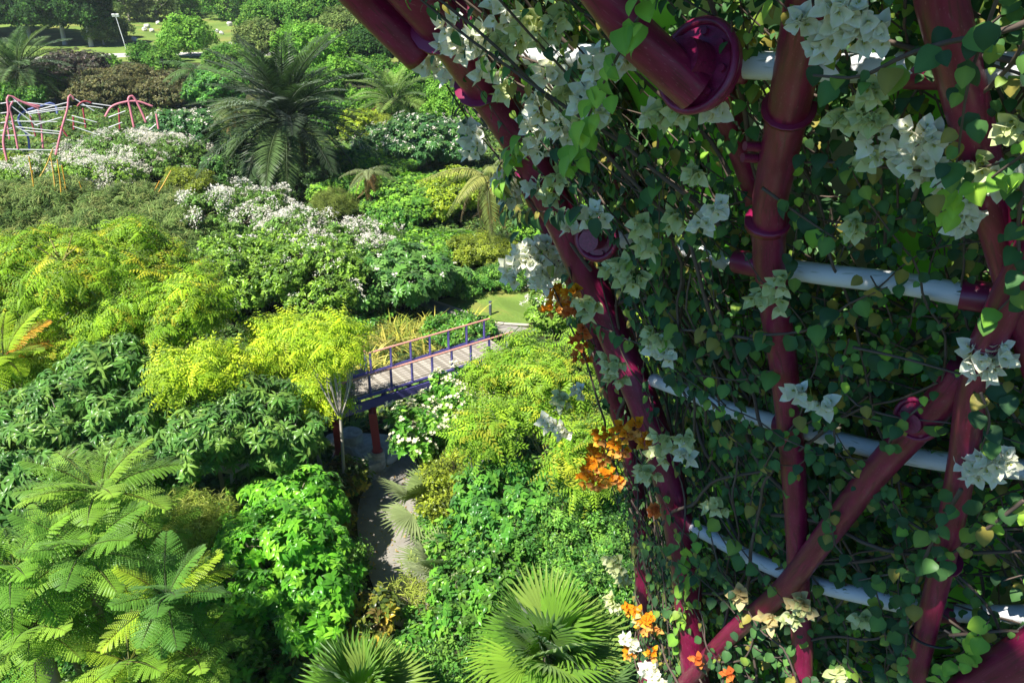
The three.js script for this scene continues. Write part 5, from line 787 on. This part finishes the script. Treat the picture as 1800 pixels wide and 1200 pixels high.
function cluster(px, py, size, kind, off = 0.16) {
  const p = hit(px, py, off), a = angOf(p), host = kind === 'o' || kind === 'r' ? { g: ORANGE } : vineFor(a), d = p.distanceTo(camera.position), R = (size / PX) * d, g = new THREE.Group(); g.name = 'flower_cluster'; g.userData.label = { w: 'white flower cluster', c: 'greenish cream flower cluster', o: 'orange flower cluster', r: 'rusty orange flower cluster', t: 'dry tan flower cluster' }[kind]; g.position.copy(p.clone().sub(host.g.position)); host.g.add(g);
  const open = camera.position.clone().sub(p).normalize(), nrm = V(Math.cos(a), 0.3, Math.sin(a)).multiplyScalar(0.5).addScaledVector(open, 0.8).normalize();
  const n = clamp(Math.round((R / (0.03 * grow(p))) ** 2 * 2.1), 5, 46), out = nrm, cols = PCOL[kind];
  const stemPts = [p.clone().addScaledVector(out, -0.13).add(V((vr() - 0.5) * 0.08, -0.02, 0)), p.clone().addScaledVector(out, -0.05).add(V((vr() - 0.5) * 0.04, 0.04, 0)), p.clone()];
  (kind === 'o' || kind === 'r' ? orangeStems : host.extra ??= new GB()).add(tubeRaw(stemPts.map((q) => q.clone().sub(host.g.position)), 0.003, 0.0018, 6, 4));
  for (let k = 0; k < n; k++) { const q = Math.sqrt((k + 0.5) / n) * R, an = k * 2.4 + vr(), side = V(0, 1, 0).cross(nrm).normalize(), o = V(0, 0, 0).addScaledVector(side, Math.cos(an) * q).add(V(0, Math.sin(an) * q * 0.85, 0)).addScaledVector(out, (R * R - q * q) / (R + 0.02) * 0.6 + vr() * 0.02), up = o.clone().normalize().multiplyScalar(0.8).addScaledVector(out, 0.8).add(V((vr() - 0.5) * 0.8, (vr() - 0.5) * 0.8 - (kind === 'c' ? 0.7 : 0), (vr() - 0.5) * 0.8)).normalize(); const f = part('flower', bractG[k % 4], pm(cols[(k * 5 + (k >> 1)) % cols.length]), g); f.applyMatrix4(upMat(o, up, vr() * 6.28, (kind === 'o' || kind === 'r' ? 1.05 : 1.4) * grow(p) * (0.85 + vr() * 0.35))); }
}
const FL = { w: [[795, 45, 16], [790, 72, 14], [815, 80, 24], [848, 70, 22], [885, 22, 22], [862, 128, 18], [755, 98, 20], [770, 120, 16], [802, 132, 17], [745, 110, 14], [832, 235, 18], [836, 262, 16], [970, 130, 20], [960, 185, 26], [1005, 190, 22], [1040, 178, 28], [985, 215, 20], [945, 225, 22], [1000, 235, 18], [948, 260, 18], [1055, 112, 20], [1085, 105, 20], [1100, 98, 14], [1240, 185, 14], [1262, 190, 13], [1155, 205, 14], [945, 328, 12], [905, 335, 18], [885, 320, 12], [900, 350, 9], [930, 455, 26], [965, 440, 22], [955, 485, 24], [985, 470, 20], [900, 470, 12], [905, 490, 10], [1008, 395, 12], [1050, 380, 18], [1240, 392, 13], [1265, 365, 14], [1475, 12, 18], [1500, 18, 16], [1462, 60, 18], [1480, 50, 20], [1520, 40, 16], [1545, 65, 20], [1515, 60, 18], [1450, 85, 16], [1412, 40, 8], [1545, 240, 20], [1620, 235, 22], [1635, 245, 16], [1570, 278, 20], [1625, 285, 24], [1635, 318, 22], [1690, 305, 20], [1735, 310, 16], [1755, 320, 12], [1778, 322, 18], [1700, 355, 14], [1706, 380, 12], [1690, 395, 8], [1720, 625, 20], [1745, 635, 22], [1760, 618, 20], [1735, 652, 14], [1725, 820, 22], [1750, 810, 22], [1765, 805, 14], [1720, 832, 12], [1405, 690, 12], [1450, 712, 14], [1180, 625, 14], [1160, 610, 10], [1020, 690, 12], [965, 745, 14], [990, 755, 14], [1210, 800, 10], [1148, 1182, 16], [1110, 1130, 14], [1160, 1195, 14]], c: [[900, 75, 22], [930, 40, 22], [960, 55, 20], [985, 30, 16], [892, 158, 14], [1025, 225, 14], [1060, 200, 12], [985, 310, 14], [975, 340, 14], [1195, 200, 14], [1165, 200, 10], [1112, 490, 22], [1100, 468, 14], [1085, 470, 14], [1145, 430, 14], [1190, 385, 16], [1130, 395, 10], [1535, 160, 12], [1520, 205, 14], [1530, 275, 14], [1545, 205, 10], [1720, 288, 16], [1780, 225, 14], [1375, 495, 16], [1370, 530, 18], [1340, 520, 12], [1505, 395, 12], [1155, 590, 18], [1080, 640, 18], [1085, 660, 16], [1170, 775, 18], [1165, 800, 14], [1140, 832, 16], [1035, 535, 20], [1258, 885, 16], [1210, 770, 12], [1415, 1065, 10], [1515, 1085, 9], [1082, 990, 18], [1095, 1010, 16], [1080, 1060, 14], [990, 705, 16], [1475, 1180, 8], [1395, 1085, 10], [1130, 1085, 10], [1000, 160, 12], [1480, 205, 10], [1225, 300, 10]], o: [[1060, 800, 24], [1045, 825, 20], [1080, 840, 20], [1035, 845, 16], [1065, 770, 20], [1100, 760, 20], [1125, 750, 16], [1090, 790, 18], [1055, 850, 14], [985, 520, 20], [1000, 540, 20], [1010, 515, 14], [970, 545, 14], [1130, 1085, 16], [1115, 1075, 14], [1145, 1095, 16], [1135, 1100, 14], [1110, 1150, 12], [1150, 1148, 10], [1140, 775, 12]], r: [[1020, 600, 14], [1025, 625, 14], [1030, 585, 10], [1010, 545, 12], [1230, 1160, 8], [1285, 1185, 8], [1155, 895, 8]], t: [[1412, 1062, 16], [1355, 1090, 9], [1305, 1045, 9]] };
for (const kind of Object.keys(FL)) for (const [x, y, s] of FL[kind]) cluster(x, y, s, kind, x < 1010 ? 0.06 : 0.17);
for (const v of VINES) if (v.extra) part('flower_stalks', v.extra.build(), M.greenStem, v.g).userData.kind = 'stuff';
{ // orange vine stems and leaves
  for (const pts of [[[1090, 900], [1075, 850], [1060, 800]], [[1150, 840], [1110, 790], [1090, 760]], [[1050, 640], [1030, 590], [1000, 530]], [[1190, 1200], [1150, 1120], [1130, 1085]], [[1180, 1200], [1170, 1050], [1150, 900], [1130, 800]]]) orangeStems.add(tubeRaw(pts.map(([x, y]) => hit(x, y, 0.08).sub(ORANGE.position)), 0.006, 0.003, 12, 5));
  part('stems', orangeStems.build(), M.stem, ORANGE).userData.kind = 'stuff';
}
renderer.render(scene, camera);
